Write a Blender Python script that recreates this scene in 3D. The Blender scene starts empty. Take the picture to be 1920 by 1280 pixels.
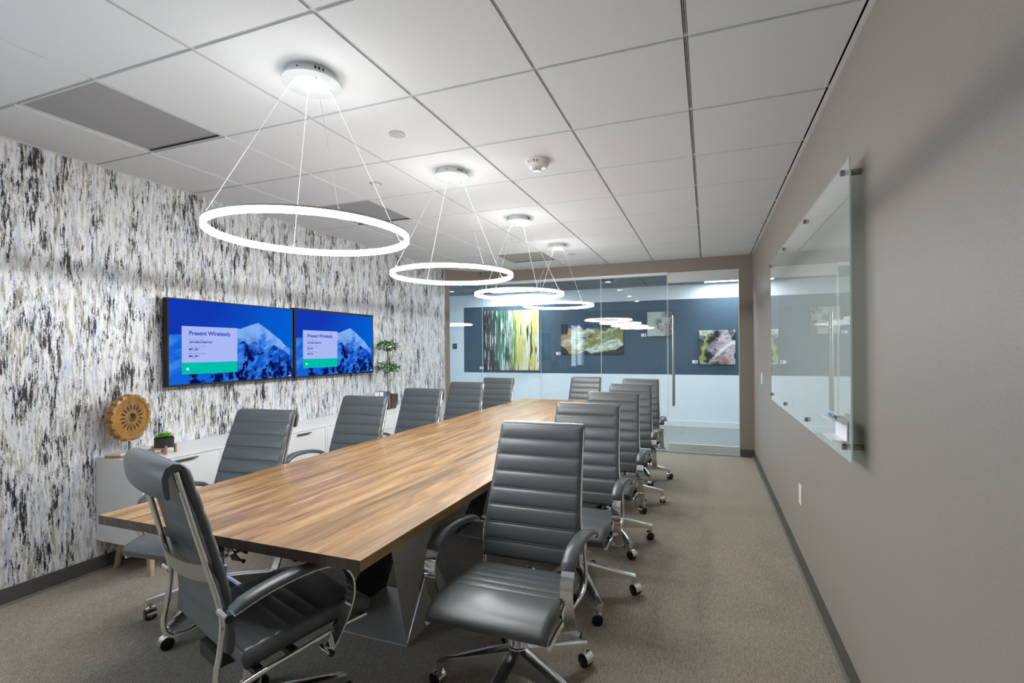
import bpy, bmesh, math, random
import numpy as np
from mathutils import Vector, Matrix
C = bpy.context.scene.collection
SC = bpy.context.scene
PI = math.pi

# ------------------------------------------------------------------ camera
CZ = 1.3959
r_ = Vector((0.93982686, 0.34158539, -0.00669994))
u_ = Vector((0.00687764, 0.00069087, 0.99997611))
f_ = Vector((-0.34158186, 0.93985049, 0.0017))
cam = bpy.data.cameras.new('camera')
camo = bpy.data.objects.new('camera', cam)
C.objects.link(camo)
M = Matrix(((r_.x, u_.x, -f_.x, 0), (r_.y, u_.y, -f_.y, 0), (r_.z, u_.z, -f_.z, CZ), (0, 0, 0, 1)))
camo.matrix_world = M
cam.sensor_fit = 'HORIZONTAL'
cam.sensor_width = 36.0
cam.lens = 36.0 * 906.87 / 1920.0
cam.shift_x = -(996.23 - 960) / 1920.0
cam.shift_y = (652.82 - 640) / 1920.0
cam.clip_start = 0.05
SC.camera = camo

# ------------------------------------------------------------------ world, exposure
w = bpy.data.worlds.new('world')
SC.world = w
w.use_nodes = True
w.node_tree.nodes['Background'].inputs[0].default_value = (0.66, 0.82, 1.0, 1)
w.node_tree.nodes['Background'].inputs[1].default_value = 3.0
SC.view_settings.view_transform = 'Standard'
SC.view_settings.look = 'None'
SC.view_settings.gamma = 1.0
SC.view_settings.use_curve_mapping = False
SC.view_settings.exposure = 1.42
RING_IN, RING_BOT, RING_OUT = 36.0, 52.0, 6.0
LENS = 40.0
HALL_PANEL = 9.0
SC.cycles.max_bounces = 12
SC.cycles.diffuse_bounces = 6
SC.cycles.glossy_bounces = 6
SC.cycles.transparent_max_bounces = 24
SC.cycles.caustics_reflective = False
SC.cycles.caustics_refractive = False
SC.cycles.sample_clamp_indirect = 6.0

# ------------------------------------------------------------------ room numbers
H = 2.5845
XR, XL = 0.5522, -3.6537
YB, YBL, XC = 6.74, 6.306, -3.22      # glass front; the left end is a 45 degree pane
Y0 = -1.6
YBR = YB
def B(x, v, z): return Vector((x, YB + v, z))
def K(s, v, z):      # along the 45 degree pane: s from the patterned wall, v outward
    return Vector((XL + (s - v) * 0.70711, YBL + (s + v) * 0.70711, z))
KL = 0.6138

# ------------------------------------------------------------------ material helpers
MAT = {}
def nt(name):
    m = bpy.data.materials.new(name); m.use_nodes = True
    n = m.node_tree.nodes; l = m.node_tree.links
    b = n['Principled BSDF']
    MAT[name] = m
    return m, n, l, b
def N(n, t, **kw):
    x = n.new(t)
    for k, v in kw.items():
        if k in ('ins',):
            for a, c in v.items(): x.inputs[a].default_value = c
        else: setattr(x, k, v)
    return x
def simple(name, col, rough=0.5, metal=0.0, spec=0.5, coat=0.0):
    m, n, l, b = nt(name)
    b.inputs['Base Color'].default_value = (*col, 1)
    b.inputs['Roughness'].default_value = rough
    b.inputs['Metallic'].default_value = metal
    b.inputs['Specular IOR Level'].default_value = spec
    b.inputs['Coat Weight'].default_value = coat
    return m
def emit(name, col, s):
    m, n, l, b = nt(name)
    e = n.new('ShaderNodeEmission'); e.inputs[0].default_value = (*col, 1); e.inputs[1].default_value = s
    l.new(e.outputs[0], n['Material Output'].inputs[0]); n.remove(b)
    return m
def coords(n, l, scale=(1, 1, 1), rot=(0, 0, 0)):
    tc = n.new('ShaderNodeTexCoord'); mp = n.new('ShaderNodeMapping')
    mp.inputs['Scale'].default_value = scale; mp.inputs['Rotation'].default_value = rot
    l.new(tc.outputs['Object'], mp.inputs[0])
    return mp.outputs[0]
def noise(n, l, vec, scale, detail=4, rough=0.55, dist=0.0):
    x = n.new('ShaderNodeTexNoise'); x.inputs['Scale'].default_value = scale
    x.inputs['Detail'].default_value = detail; x.inputs['Roughness'].default_value = rough
    x.inputs['Distortion'].default_value = dist
    l.new(vec, x.inputs['Vector']); return x.outputs['Fac']
def ramp(n, l, fac, stops, interp='LINEAR'):
    r = n.new('ShaderNodeValToRGB'); e = r.color_ramp.elements
    r.color_ramp.interpolation = interp
    while len(e) < len(stops): e.new(0.5)
    for k, (p, c) in enumerate(stops):
        e[k].position = p; e[k].color = (*c, 1) if len(c) == 3 else c
    l.new(fac, r.inputs[0]); return r.outputs[0]
def mix(n, l, fac, a, b_, mode='MIX'):
    x = n.new('ShaderNodeMix'); x.data_type = 'RGBA'; x.blend_type = mode
    for sock, v in ((x.inputs[0], fac), (x.inputs[6], a), (x.inputs[7], b_)):
        if isinstance(v, (int, float)): sock.default_value = v
        elif isinstance(v, tuple): sock.default_value = (*v, 1)
        else: l.new(v, sock)
    return x.outputs[2]
def math_(n, l, op, a, b_=None):
    x = n.new('ShaderNodeMath'); x.operation = op
    for s, v in ((x.inputs[0], a), (x.inputs[1], b_)):
        if v is None: continue
        if isinstance(v, (int, float)): s.default_value = v
        else: l.new(v, s)
    return x.outputs[0]
def bump(n, l, b, h, strength, dist=0.002):
    x = n.new('ShaderNodeBump'); x.inputs['Strength'].default_value = strength; x.inputs['Distance'].default_value = dist
    l.new(h, x.inputs['Height']); l.new(x.outputs[0], b.inputs['Normal'])

# wallpaper: distressed vertical paint streaks
m, n, l, b = nt('wallpaper')
def strk(sy, sz, det=4, rg=0.6, dist=0.0, off=0.0):
    tc = n.new('ShaderNodeTexCoord'); mp = n.new('ShaderNodeMapping')
    mp.inputs['Scale'].default_value = (1, sy, sz); mp.inputs['Location'].default_value = (off, off * 1.7, off * 0.6)
    l.new(tc.outputs['Object'], mp.inputs[0]); return noise(n, l, mp.outputs[0], 1.0, det, rg, dist)
def step(v_, a, c_, hi=1.0):
    r = N(n, 'ShaderNodeMapRange'); r.inputs[1].default_value = a; r.inputs[2].default_value = c_; r.inputs[4].default_value = hi
    l.new(v_, r.inputs[0]); return r.outputs[0]
def add(a, c_, wa=1.0, wc=1.0): return math_(n, l, 'ADD', math_(n, l, 'MULTIPLY', a, wa), math_(n, l, 'MULTIPLY', c_, wc))
speck = strk(420, 260, 3, 0.7, 0, 3.0)
grain = strk(230, 80, 3, 0.7, 0, 9.0)
c1 = mix(n, l, step(strk(36, 3.2, 4, 0.6, 0.3), 0.44, 0.52), (0.62, 0.68, 0.78), (0.80, 0.80, 0.80))
tan = add(strk(38, 5.6, 5, 0.65, 0.4, 5.0), speck, 1.0, 0.30)
c1 = mix(n, l, step(tan, 0.672, 0.692), c1, (0.46, 0.43, 0.36))
wh = add(strk(84, 11, 5, 0.7, 0.2, 11.0), speck, 1.0, 0.40)
c1 = mix(n, l, step(wh, 0.715, 0.735), c1, (0.92, 0.92, 0.93))
clus = strk(15, 3.2, 3, 0.5, 0.0, 21.0)
dk = add(add(strk(86, 12.0, 5, 0.70, 0.2, 15.0), clus, 1.0, 0.62), add(grain, speck, 0.30, 0.34))
s_ = dk
mid = step(dk, 1.190, 1.212, 0.75)
c2 = mix(n, l, mid, c1, (0.20, 0.21, 0.235))
dcol = ramp(n, l, strk(30, 6, 2, 0.5, 0, 2.0), [(0.45, (0.010, 0.014, 0.026)), (0.6, (0.050, 0.040, 0.036))])
c2 = mix(n, l, step(dk, 1.225, 1.240), c2, dcol)
l.new(c2, b.inputs['Base Color'])
rr = N(n, 'ShaderNodeMapRange'); l.new(tan, rr.inputs[0]); rr.inputs[1].default_value = 0.5; rr.inputs[2].default_value = 0.65; rr.inputs[1].default_value = 0.60; rr.inputs[2].default_value = 0.72; rr.inputs[3].default_value = 0.30; rr.inputs[4].default_value = 0.5
l.new(rr.outputs[0], b.inputs['Roughness'])
b.inputs['Metallic'].default_value = 0.25
bump(n, l, b, dk, 0.6, 0.004)

# painted walls
def paint(name, col, rough=0.6, mott=0.06):
    m, n, l, b = nt(name)
    v = coords(n, l)
    f = noise(n, l, v, 260, 3, 0.7); g = noise(n, l, v, 3.0, 3)
    c = mix(n, l, ramp(n, l, f, [(0.3, (0, 0, 0)), (0.7, (1, 1, 1))]), tuple(x * (1 - mott) for x in col), tuple(min(1, x * (1 + mott)) for x in col))
    l.new(c, b.inputs['Base Color']); b.inputs['Roughness'].default_value = rough
    b.inputs['Specular IOR Level'].default_value = 0.35
    bump(n, l, b, f, 0.35, 0.001)
    return m
paint('taupe_wall', (0.30, 0.272, 0.235), 0.5, 0.09)
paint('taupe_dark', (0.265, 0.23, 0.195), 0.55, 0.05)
paint('hall_white', (0.78, 0.83, 0.86), 0.6, 0.01)
paint('hall_blue', (0.060, 0.100, 0.140), 0.5, 0.03)
paint('hall_ceiling', (0.17, 0.21, 0.24), 0.8, 0.05)
paint('ceiling_tile', (0.76, 0.775, 0.785), 0.85, 0.05)
simple('tbar_white', (0.8, 0.8, 0.8), 0.5)
simple('slot_dark', (0.02, 0.022, 0.025), 0.9)
simple('plenum_dark', (0.01, 0.01, 0.01), 0.9)
simple('base_rubber', (0.075, 0.072, 0.06), 0.5)
simple('base_lip', (0.20, 0.20, 0.17), 0.5)
simple('white_paint', (0.78, 0.80, 0.80), 0.35)
simple('white_plastic', (0.78, 0.78, 0.77), 0.3)
simple('cream_plastic', (0.72, 0.76, 0.72), 0.4)

# carpet
def carpet(name, ca, cb):
    m, n, l, b = nt(name)
    f = noise(n, l, coords(n, l, (1, 1, 1)), 230, 4, 0.8)
    g = noise(n, l, coords(n, l, (34, 9, 1)), 2.6, 5, 0.8)
    h = noise(n, l, coords(n, l, (1, 1, 1)), 2.2, 3)
    c = mix(n, l, ramp(n, l, f, [(0.40, (0, 0, 0)), (0.60, (1, 1, 1))]), ca, cb)
    c = mix(n, l, ramp(n, l, g, [(0.35, (0.75, 0.75, 0.75)), (0.65, (1.15, 1.15, 1.15))]), (0, 0, 0), c, 'MULTIPLY')
    x = mix(n, l, 1.0, mix(n, l, ramp(n, l, f, [(0.40, (0, 0, 0)), (0.60, (1, 1, 1))]), ca, cb), ramp(n, l, g, [(0.35, (0.72, 0.72, 0.72)), (0.65, (1.1, 1.1, 1.1))]), 'MULTIPLY')
    l.new(x, b.inputs['Base Color']); b.inputs['Roughness'].default_value = 0.95
    b.inputs['Specular IOR Level'].default_value = 0.1
    bump(n, l, b, f, 1.0, 0.004)
carpet('carpet', (0.16, 0.137, 0.108), (0.74, 0.655, 0.535))
carpet('hall_carpet', (0.24, 0.26, 0.26), (0.50, 0.53, 0.53))

# glass
def thin_glass(name, ior, tint, white=0.0):
    m, n, l, b = nt(name)
    fr = N(n, 'ShaderNodeFresnel'); fr.inputs[0].default_value = ior
    ge = N(n, 'ShaderNodeNewGeometry')
    k = math_(n, l, 'MULTIPLY', fr.outputs[0], math_(n, l, 'SUBTRACT', 1.0, ge.outputs['Backfacing']))
    tr = N(n, 'ShaderNodeBsdfTransparent'); tr.inputs[0].default_value = (*tint, 1)
    gl = N(n, 'ShaderNodeBsdfGlossy'); gl.inputs['Roughness'].default_value = 0.0; gl.inputs[0].default_value = (1, 1, 1, 1)
    mx = N(n, 'ShaderNodeMixShader')
    src = tr.outputs[0]
    if white:
        df = N(n, 'ShaderNodeBsdfDiffuse'); df.inputs[0].default_value = (0.75, 0.82, 0.78, 1)
        m0 = N(n, 'ShaderNodeMixShader'); m0.inputs[0].default_value = white
        l.new(tr.outputs[0], m0.inputs[1]); l.new(df.outputs[0], m0.inputs[2]); src = m0.outputs[0]
    l.new(k, mx.inputs[0]); l.new(src, mx.inputs[1]); l.new(gl.outputs[0], mx.inputs[2])
    l.new(mx.outputs[0], n['Material Output'].inputs[0]); n.remove(b)
thin_glass('glass', 1.62, (0.94, 0.975, 0.985))
thin_glass('board_glass', 2.0, (0.95, 0.98, 0.965), 0.34)  # white diffuse share paints in the pale hall reflection on clear glass
simple('glass_edge', (0.62, 0.75, 0.70), 0.15)
simple('chrome', (0.88, 0.88, 0.89), 0.06, 1.0)
simple('cast_aluminium', (0.80, 0.80, 0.80), 0.24, 1.0)
simple('satin_metal', (0.50, 0.49, 0.46), 0.3, 1.0)
simple('dark_metal', (0.30, 0.28, 0.24), 0.35, 1.0)
simple('black_plastic', (0.012, 0.012, 0.013), 0.4)
simple('gloss_black', (0.008, 0.008, 0.01), 0.15)
simple('white_metal', (0.64, 0.67, 0.65), 0.4)
simple('cable', (0.85, 0.87, 0.87), 0.35, 0.2)
simple('ring_metal', (0.62, 0.58, 0.54), 0.35, 0.3)
# leather
m, n, l, b = nt('leather')
v = coords(n, l)
f = noise(n, l, v, 420, 3, 0.6)
b.inputs['Base Color'].default_value = (0.088, 0.102, 0.106, 1)
b.inputs['Roughness'].default_value = 0.33
b.inputs['Specular IOR Level'].default_value = 0.6
bump(n, l, b, f, 0.12, 0.0006)
simple('stitch', (0.22, 0.25, 0.26), 0.6)
# brushed steel
m, n, l, b = nt('brushed_steel')
f = noise(n, l, coords(n, l, (90, 90, 2.0)), 3.0, 3, 0.6)
l.new(ramp(n, l, f, [(0.3, (0.62, 0.61, 0.58)), (0.7, (0.82, 0.81, 0.78))]), b.inputs['Base Color'])
b.inputs['Metallic'].default_value = 0.6; b.inputs['Roughness'].default_value = 0.36
# table wood
def wood(name, cols, plank=0.0, rough=0.28, coat=0.3, axis='Y', groove=True, fine=60, stretch=1.6):
    m, n, l, b = nt(name)
    tc = n.new('ShaderNodeTexCoord'); sp = n.new('ShaderNodeSeparateXYZ'); l.new(tc.outputs['Object'], sp.inputs[0])
    X, Yc, Z = sp.outputs
    al = {'Y': Yc, 'X': X, 'Z': Z}[axis]; ac = {'Y': X, 'X': Yc, 'Z': X}[axis]
    off = None
    if plank:
        k = math_(n, l, 'FLOOR', math_(n, l, 'DIVIDE', math_(n, l, 'ADD', ac, 30.0), plank))
        wn = n.new('ShaderNodeTexWhiteNoise'); wn.noise_dimensions = '1D'; l.new(k, wn.inputs['W'])
        off = math_(n, l, 'MULTIPLY', wn.outputs['Value'], 37.0)
    cb = n.new('ShaderNodeCombineXYZ')
    l.new(math_(n, l, 'MULTIPLY', ac, fine / 4.0), cb.inputs[0])
    aa = math_(n, l, 'MULTIPLY', al, stretch)
    l.new(math_(n, l, 'ADD', aa, off) if off is not None else aa, cb.inputs[1])
    l.new(math_(n, l, 'MULTIPLY', Z if axis != 'Z' else Yc, 12.0), cb.inputs[2])
    g1 = noise(n, l, cb.outputs[0], 1.0, 6, 0.62, 0.9)
    cb2 = n.new('ShaderNodeCombineXYZ')
    l.new(math_(n, l, 'MULTIPLY', ac, fine * 4), cb2.inputs[0]); l.new(math_(n, l, 'MULTIPLY', al, 5.0), cb2.inputs[1]); l.new(math_(n, l, 'MULTIPLY', Z, 30.0), cb2.inputs[2])
    g2 = noise(n, l, cb2.outputs[0], 1.0, 4, 0.6)
    c = ramp(n, l, g1, [(0.28, cols[0]), (0.42, cols[1]), (0.55, cols[2]), (0.70, cols[3])])
    c = mix(n, l, 1.0, c, ramp(n, l, g2, [(0.3, (0.78, 0.76, 0.74)), (0.6, (1.05, 1.05, 1.05))]), 'MULTIPLY')
    if plank:
        vv = ramp(n, l, wn.outputs['Value'], [(0, (0.80, 0.80, 0.80)), (1, (1.12, 1.10, 1.08))])
        c = mix(n, l, 1.0, c, vv, 'MULTIPLY')
    l.new(c, b.inputs['Base Color'])
    b.inputs['Roughness'].default_value = rough; b.inputs['Coat Weight'].default_value = coat; b.inputs['Coat Roughness'].default_value = 0.12
    return m
WAL = [(0.10, 0.048, 0.016), (0.22, 0.120, 0.044), (0.33, 0.192, 0.078), (0.44, 0.28, 0.128)]
wood('table_side', [(0.08, 0.042, 0.012), (0.19, 0.110, 0.034), (0.29, 0.175, 0.058), (0.38, 0.24, 0.09)], 0, 0.36, 0.15)
wood('table_wood', WAL, 0.16, 0.36, 0.15)
wood('table_end', [(0.035, 0.022, 0.015), (0.075, 0.048, 0.032), (0.11, 0.072, 0.05), (0.16, 0.11, 0.08)], 0.05, 0.4, 0.2, 'Z')
wood('light_oak', [(0.40, 0.27, 0.17), (0.55, 0.40, 0.27), (0.62, 0.47, 0.33), (0.68, 0.52, 0.38)], 0, 0.45, 0, 'Z')
wood('mango_wood', [(0.12, 0.05, 0.012), (0.27, 0.125, 0.022), (0.37, 0.185, 0.034), (0.46, 0.25, 0.06)], 0, 0.4, 0.2, 'Z', fine=30)
wood('stand_wood', [(0.22, 0.11, 0.05), (0.34, 0.18, 0.09), (0.42, 0.24, 0.12), (0.5, 0.3, 0.16)], 0, 0.45, 0, 'Z')
simple('marble_white', (0.66, 0.65, 0.62), 0.3)
simple('succulent_green', (0.20, 0.46, 0.07), 0.45)
simple('leaf_green', (0.035, 0.14, 0.02), 0.4)
simple('leaf_light', (0.10, 0.28, 0.04), 0.4)
simple('pot_slate', (0.022, 0.026, 0.034), 0.5)
simple('pot_dark', (0.05, 0.035, 0.03), 0.5)
simple('bark', (0.10, 0.08, 0.075), 0.8)
simple('soil', (0.03, 0.02, 0.015), 0.9)
simple('book_white', (0.75, 0.76, 0.74), 0.5)
simple('book_blue', (0.03, 0.20, 0.33), 0.5)
simple('book_brown', (0.20, 0.07, 0.045), 0.5)
simple('credenza_white', (0.84, 0.85, 0.85), 0.4)
simple('gap_dark', (0.06, 0.06, 0.055), 0.8)
simple('fire_red', (0.45, 0.02, 0.03), 0.5)
simple('strobe_clear', (0.75, 0.78, 0.80), 0.08, 0.7)
simple('sensor_grey', (0.50, 0.51, 0.53), 0.4)
simple('paper_white', (0.80, 0.81, 0.84), 0.4)
simple('marker_dark', (0.03, 0.03, 0.05), 0.4)
simple('vent_black', (0.005, 0.005, 0.005), 0.6)
emit('ring_in', (0.97, 0.985, 1.0), RING_IN)
emit('ring_bot', (0.97, 0.985, 1.0), RING_BOT)
emit('ring_out', (0.97, 0.985, 1.0), RING_OUT)
emit('lens_glow', (1.0, 1.0, 0.96), LENS)
emit('hall_glow', (0.88, 0.95, 1.0), HALL_PANEL)
# perforated panel
m, n, l, b = nt('perforated')
vo = n.new('ShaderNodeTexVoronoi'); vo.inputs['Scale'].default_value = 160; vo.inputs['Randomness'].default_value = 0.0
l.new(coords(n, l), vo.inputs['Vector'])
l.new(ramp(n, l, vo.outputs['Distance'], [(0.30, (0.08, 0.08, 0.082)), (0.40, (0.36, 0.355, 0.36))]), b.inputs['Base Color'])
b.inputs['Roughness'].default_value = 0.5
simple('grille_light', (0.40, 0.40, 0.36), 0.6)
# colour-attribute pictures
def attr_mat(name, glow=0.0, rough=0.45):
    m, n, l, b = nt(name)
    a = n.new('ShaderNodeAttribute'); a.attribute_name = 'col'
    if glow:
        e = n.new('ShaderNodeEmission'); e.inputs[1].default_value = glow
        l.new(a.outputs['Color'], e.inputs[0]); l.new(e.outputs[0], n['Material Output'].inputs[0]); n.remove(b)
    else:
        l.new(a.outputs['Color'], b.inputs['Base Color']); b.inputs['Roughness'].default_value = rough
SG = 0.95 / 2 ** SC.view_settings.exposure
attr_mat('screen_picture', SG)
attr_mat('canvas_picture')
emit('ui_card', (0.42, 0.50, 0.95), SG); emit('ui_green', (0.0, 0.55, 0.42), SG); emit('ui_blue_text', (0.015, 0.07, 0.50), SG)
emit('ui_grey_text', (0.20, 0.26, 0.60), SG); emit('ui_navy', (0.01, 0.03, 0.25), SG); emit('ui_white', (0.75, 0.85, 1.0), SG)

# ------------------------------------------------------------------ mesh helpers
class MB:
    def __init__(s): s.bm = bmesh.new(); s.mi = 0; s.mats = []
    def mat(s, name):
        if name not in s.mats: s.mats.append(name)
        s.mi = s.mats.index(name); return s
    def face(s, vs):
        try:
            f = s.bm.faces.new(vs); f.material_index = s.mi; return f
        except ValueError: return None
    def poly(s, pts): return s.face([s.bm.verts.new(p) for p in pts])
    def box(s, x0, x1, y0, y1, z0, z1, fn=None, bev=0.0):
        P = [(x, y, z) for x in (x0, x1) for y in (y0, y1) for z in (z0, z1)]
        if fn: P = [fn(*p) for p in P]
        v = [s.bm.verts.new(p) for p in P]
        fs = [s.face([v[i] for i in q]) for q in ((0, 1, 3, 2), (4, 6, 7, 5), (0, 4, 5, 1), (2, 3, 7, 6), (0, 2, 6, 4), (1, 5, 7, 3))]
        if bev:
            es = list({e for f in fs if f for e in f.edges})
            r = bmesh.ops.bevel(s.bm, geom=es, offset=bev, segments=2, profile=0.7, affect='EDGES')
            for f in r['faces']: f.material_index = s.mi
        return s
    def prism(s, outline, z0, z1, fn=None, bev=0.0):
        g = fn or (lambda x, y, z: (x, y, z))
        lo = [s.bm.verts.new(g(x, y, z0)) for x, y in outline]; hi = [s.bm.verts.new(g(x, y, z1)) for x, y in outline]
        k = len(outline)
        s.face(lo[::-1]); s.face(hi)
        for i in range(k): s.face([lo[i], lo[(i + 1) % k], hi[(i + 1) % k], hi[i]])
        return s
    def ring_sweep(s, rings, close=False, caps=True):
        R = [[s.bm.verts.new(p) for p in r] for r in rings]
        k = len(R[0]); m_ = len(R)
        for i in range(m_ if close else m_ - 1):
            a, b_ = R[i], R[(i + 1) % m_]
            for j in range(k): s.face([a[j], a[(j + 1) % k], b_[(j + 1) % k], b_[j]])
        if caps and not close: s.face(R[0][::-1]); s.face(R[-1])
        return s
    def tube(s, path, r, seg=10, close=False, up=None):
        path = [Vector(p) for p in path]; rings = []; k = len(path); nrm = None
        for i, p in enumerate(path):
            a = path[(i - 1) % k] if (close or i > 0) else p; c = path[(i + 1) % k] if (close or i < k - 1) else p
            t = (c - a).normalized()
            if nrm is None:
                ref = up or (Vector((0, 0, 1)) if abs(t.z) < 0.9 else Vector((1, 0, 0)))
                nrm = (ref - t * ref.dot(t)).normalized()
            else: nrm = (nrm - t * nrm.dot(t)).normalized()
            q = t.cross(nrm); rr_ = r[i] if isinstance(r, (list, tuple)) else r
            rings.append([p + (nrm * math.cos(2 * PI * j / seg) + q * math.sin(2 * PI * j / seg)) * rr_ for j in range(seg)])
        return s.ring_sweep(rings, close)
    def strip(s, path, wx, th, seg=None):
        # flat band running in the y-z plane, width along x; path: list of (x,y,z)
        path = [Vector(p) for p in path]; rings = []
        for i, p in enumerate(path):
            a = path[max(i - 1, 0)]; c = path[min(i + 1, len(path) - 1)]
            t = (c - a).normalized(); X = Vector((1, 0, 0)); q = t.cross(X).normalized()
            ww = wx[i] if isinstance(wx, (list, tuple)) else wx; tt = th[i] if isinstance(th, (list, tuple)) else th
            rings.append([p - X * ww / 2 - q * tt / 2, p + X * ww / 2 - q * tt / 2, p + X * ww / 2 + q * tt / 2, p - X * ww / 2 + q * tt / 2])
        return s.ring_sweep(rings)
    def lathe(s, prof, seg=32, c=(0, 0, 0), fn=None, cap=True):
        g = fn or (lambda x, y, z: (x + c[0], y + c[1], z + c[2]))
        rings = []
        for r, z in prof: rings.append([s.bm.verts.new(g(r * math.cos(2 * PI * j / seg), r * math.sin(2 * PI * j / seg), z)) for j in range(seg)])
        for a, b_ in zip(rings, rings[1:]):
            for j in range(seg): s.face([a[j], a[(j + 1) % seg], b_[(j + 1) % seg], b_[j]])
        if cap: s.face(rings[0][::-1]); s.face(rings[-1])
        return s
    def build(s, name, mat=None, parent=None, smooth=None, loc=None, fix=True):
        if fix: bmesh.ops.recalc_face_normals(s.bm, faces=s.bm.faces)
        me = bpy.data.meshes.new(name)
        if smooth:
            for f in s.bm.faces: f.smooth = True
        s.bm.to_mesh(me); s.bm.free()
        for k in (s.mats or [mat]): me.materials.append(MAT[k])
        if smooth and smooth is not True:
            me.set_sharp_from_angle(angle=math.radians(smooth))
        o = bpy.data.objects.new(name, me); C.objects.link(o)
        if parent: o.parent = parent
        if loc: o.location = loc
        return o
def thing(name, label, cat, loc=(0, 0, 0), rotz=0.0, group=None):
    o = bpy.data.objects.new(name, None); C.objects.link(o); o.location = loc; o.rotation_euler = (0, 0, rotz)
    o.empty_display_size = 0.1
    o['label'] = label; o['category'] = cat
    if group: o['group'] = group
    return o
def tag(o, label, cat, group=None):
    o['label'] = label; o['category'] = cat
    if group: o['group'] = group
    return o
def struct(o): o['kind'] = 'structure'; return o
def dup(root):
    r = root.copy(); C.objects.link(r)
    for ch in root.children:
        c = ch.copy(); C.objects.link(c); c.parent = r
        for g in ch.children:
            d = g.copy(); C.objects.link(d); d.parent = c
    return r
def text(name, s, size, mat, fn_matrix, parent=None, extrude=0.0003, align='LEFT', bold=0.0):
    cu = bpy.data.curves.new(name, 'FONT'); cu.body = s; cu.size = size; cu.extrude = extrude; cu.offset = bold; cu.align_x = align
    cu.materials.append(MAT[mat])
    tmp = bpy.data.objects.new('tmp', cu); C.objects.link(tmp)
    dg = bpy.context.evaluated_depsgraph_get()
    me = bpy.data.meshes.new_from_object(tmp.evaluated_get(dg)); me.name = name
    bpy.data.objects.remove(tmp)
    me.materials.clear(); me.materials.append(MAT[mat]); me.transform(fn_matrix)
    o = bpy.data.objects.new(name, me); C.objects.link(o)
    if parent: o.parent = parent
    return o
def smoothpath(pts, sub=6):
    P = [Vector(p) for p in pts]; out = []
    for i in range(len(P) - 1):
        p0 = P[max(i - 1, 0)]; p1 = P[i]; p2 = P[i + 1]; p3 = P[min(i + 2, len(P) - 1)]
        for k in range(sub):
            t = k / sub
            out.append(0.5 * ((2 * p1) + (p2 - p0) * t + (2 * p0 - 5 * p1 + 4 * p2 - p3) * t * t + (3 * p1 - p0 - 3 * p2 + p3) * t ** 3))
    out.append(P[-1]); return out

# ================================================================== SETTING
mb = MB(); mb.poly([(XL, Y0, 0), (XR, Y0, 0), (XR, YB, 0), (XC, YB, 0), (XL, YBL, 0)])
struct(mb.build('floor', 'carpet', fix=False))
mb = MB()
for q in ((Y0, -1.45, 0, H + 0.1), (0.15, YBL + 0.02, 0, H + 0.1), (-1.45, 0.15, 0, 0.85), (-1.45, 0.15, 2.12, H + 0.1)): mb.box(XL - 0.12, XL, *q)
struct(mb.build('wall_left', 'wallpaper'))
mb = MB(); mb.box(XR, XR + 0.12, Y0, YBR + 0.02, 0, H + 0.1)
struct(mb.build('wall_right', 'taupe_wall'))
mb = MB(); mb.box(XL - 0.12, XR + 0.12, Y0 - 0.12, Y0, 0, H + 0.1)
struct(mb.build('wall_front', 'taupe_wall'))
WY0, WY1, WZ0, WZ1 = -1.45, 0.15, 0.85, 2.12      # daylight window in the patterned wall, behind the camera's view
mb = MB().mat('white_paint')
for q in ((WY0, WY0 + 0.04, WZ0, WZ1), (WY1 - 0.04, WY1, WZ0, WZ1), (WY0, WY1, WZ0, WZ0 + 0.04), (WY0, WY1, WZ1 - 0.04, WZ1), (-0.665, -0.635, WZ0, WZ1)): mb.box(XL - 0.08, XL - 0.03, *q)
struct(mb.build('window_5'))
# ceiling: lay-in tiles with a reveal
GX, GY, T = -0.0693, 0.7223, 0.6096
G = 0.0085
ventcells = {(-5, 1): 'perforated', (-5, 4): 'perforated', (-4, 8): 'grille_light'}
mb = MB().mat('ceiling_tile')
def clip_y(x): return min(YB, YBL + (x - XL))
for i in range(-6, 1):
    x0, x1 = GX + i * T, GX + (i + 1) * T
    a0, a1 = max(x0 + G, XL), min(x1 - G, XR - 0.030)
    if a1 - a0 < 0.01: continue
    for j in range(-6, 11):
        if (i, j) in ventcells: continue
        y0, y1 = GY + j * T, GY + (j + 1) * T
        b0, b1 = max(y0 + G, Y0), y1 - G
        if b1 <= b0 or b0 > clip_y(a1): continue
        def yy(x, y): return min(y, clip_y(x))
        cut = lambda y: XL + (y - YBL)
        P = [(a0, b0), (a1, b0), (a1, yy(a1, b1)), (a0, yy(a0, b1))]
        bb = min(b1, YB)
        if b0 < clip_y(a0) < bb and cut(bb) < a1: P = [(a0, b0), (a1, b0), (a1, bb), (cut(bb), bb), (a0, clip_y(a0))]
        elif b0 >= clip_y(a0): P = [(cut(b0), b0), (a1, b0), (a1, bb), (min(a1, cut(bb)), bb)]
        mb.prism(P, H, H + 0.018)
struct(mb.build('ceiling', 'ceiling_tile'))
mb = MB().mat('plenum_dark'); mb.box(XL - 0.1, XR + 0.1, Y0, YBR + 0.1, H + 0.03, H + 0.06)
struct(mb.build('ceiling_deck'))
mb = MB().mat('tbar_white')
for i in range(-5, 1):
    x = GX + i * T
    for sx in (-1, 1): mb.box(x + sx * 0.0034 - 0.0016, x + sx * 0.0034 + 0.0016, Y0, clip_y(x), H + 0.006, H + 0.016)
for j in range(-5, 11):
    y = GY + j * T
    xa = XL if y < YBL else XL + (y - YBL)
    if y < YB:
        for sy in (-1, 1): mb.box(xa, XR, y + sy * 0.0034 - 0.0015, y + sy * 0.0034 + 0.0015, H + 0.0065, H + 0.0155)
struct(mb.build('trim_1'))
mb = MB().mat('tbar_white'); mb.box(XR - 0.021, XR, Y0, YBR, H - 0.002, H + 0.001); mb.box(XL, XL + 0.02, Y0, YBL, H - 0.002, H + 0.001)
struct(mb.build('trim_2'))
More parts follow.
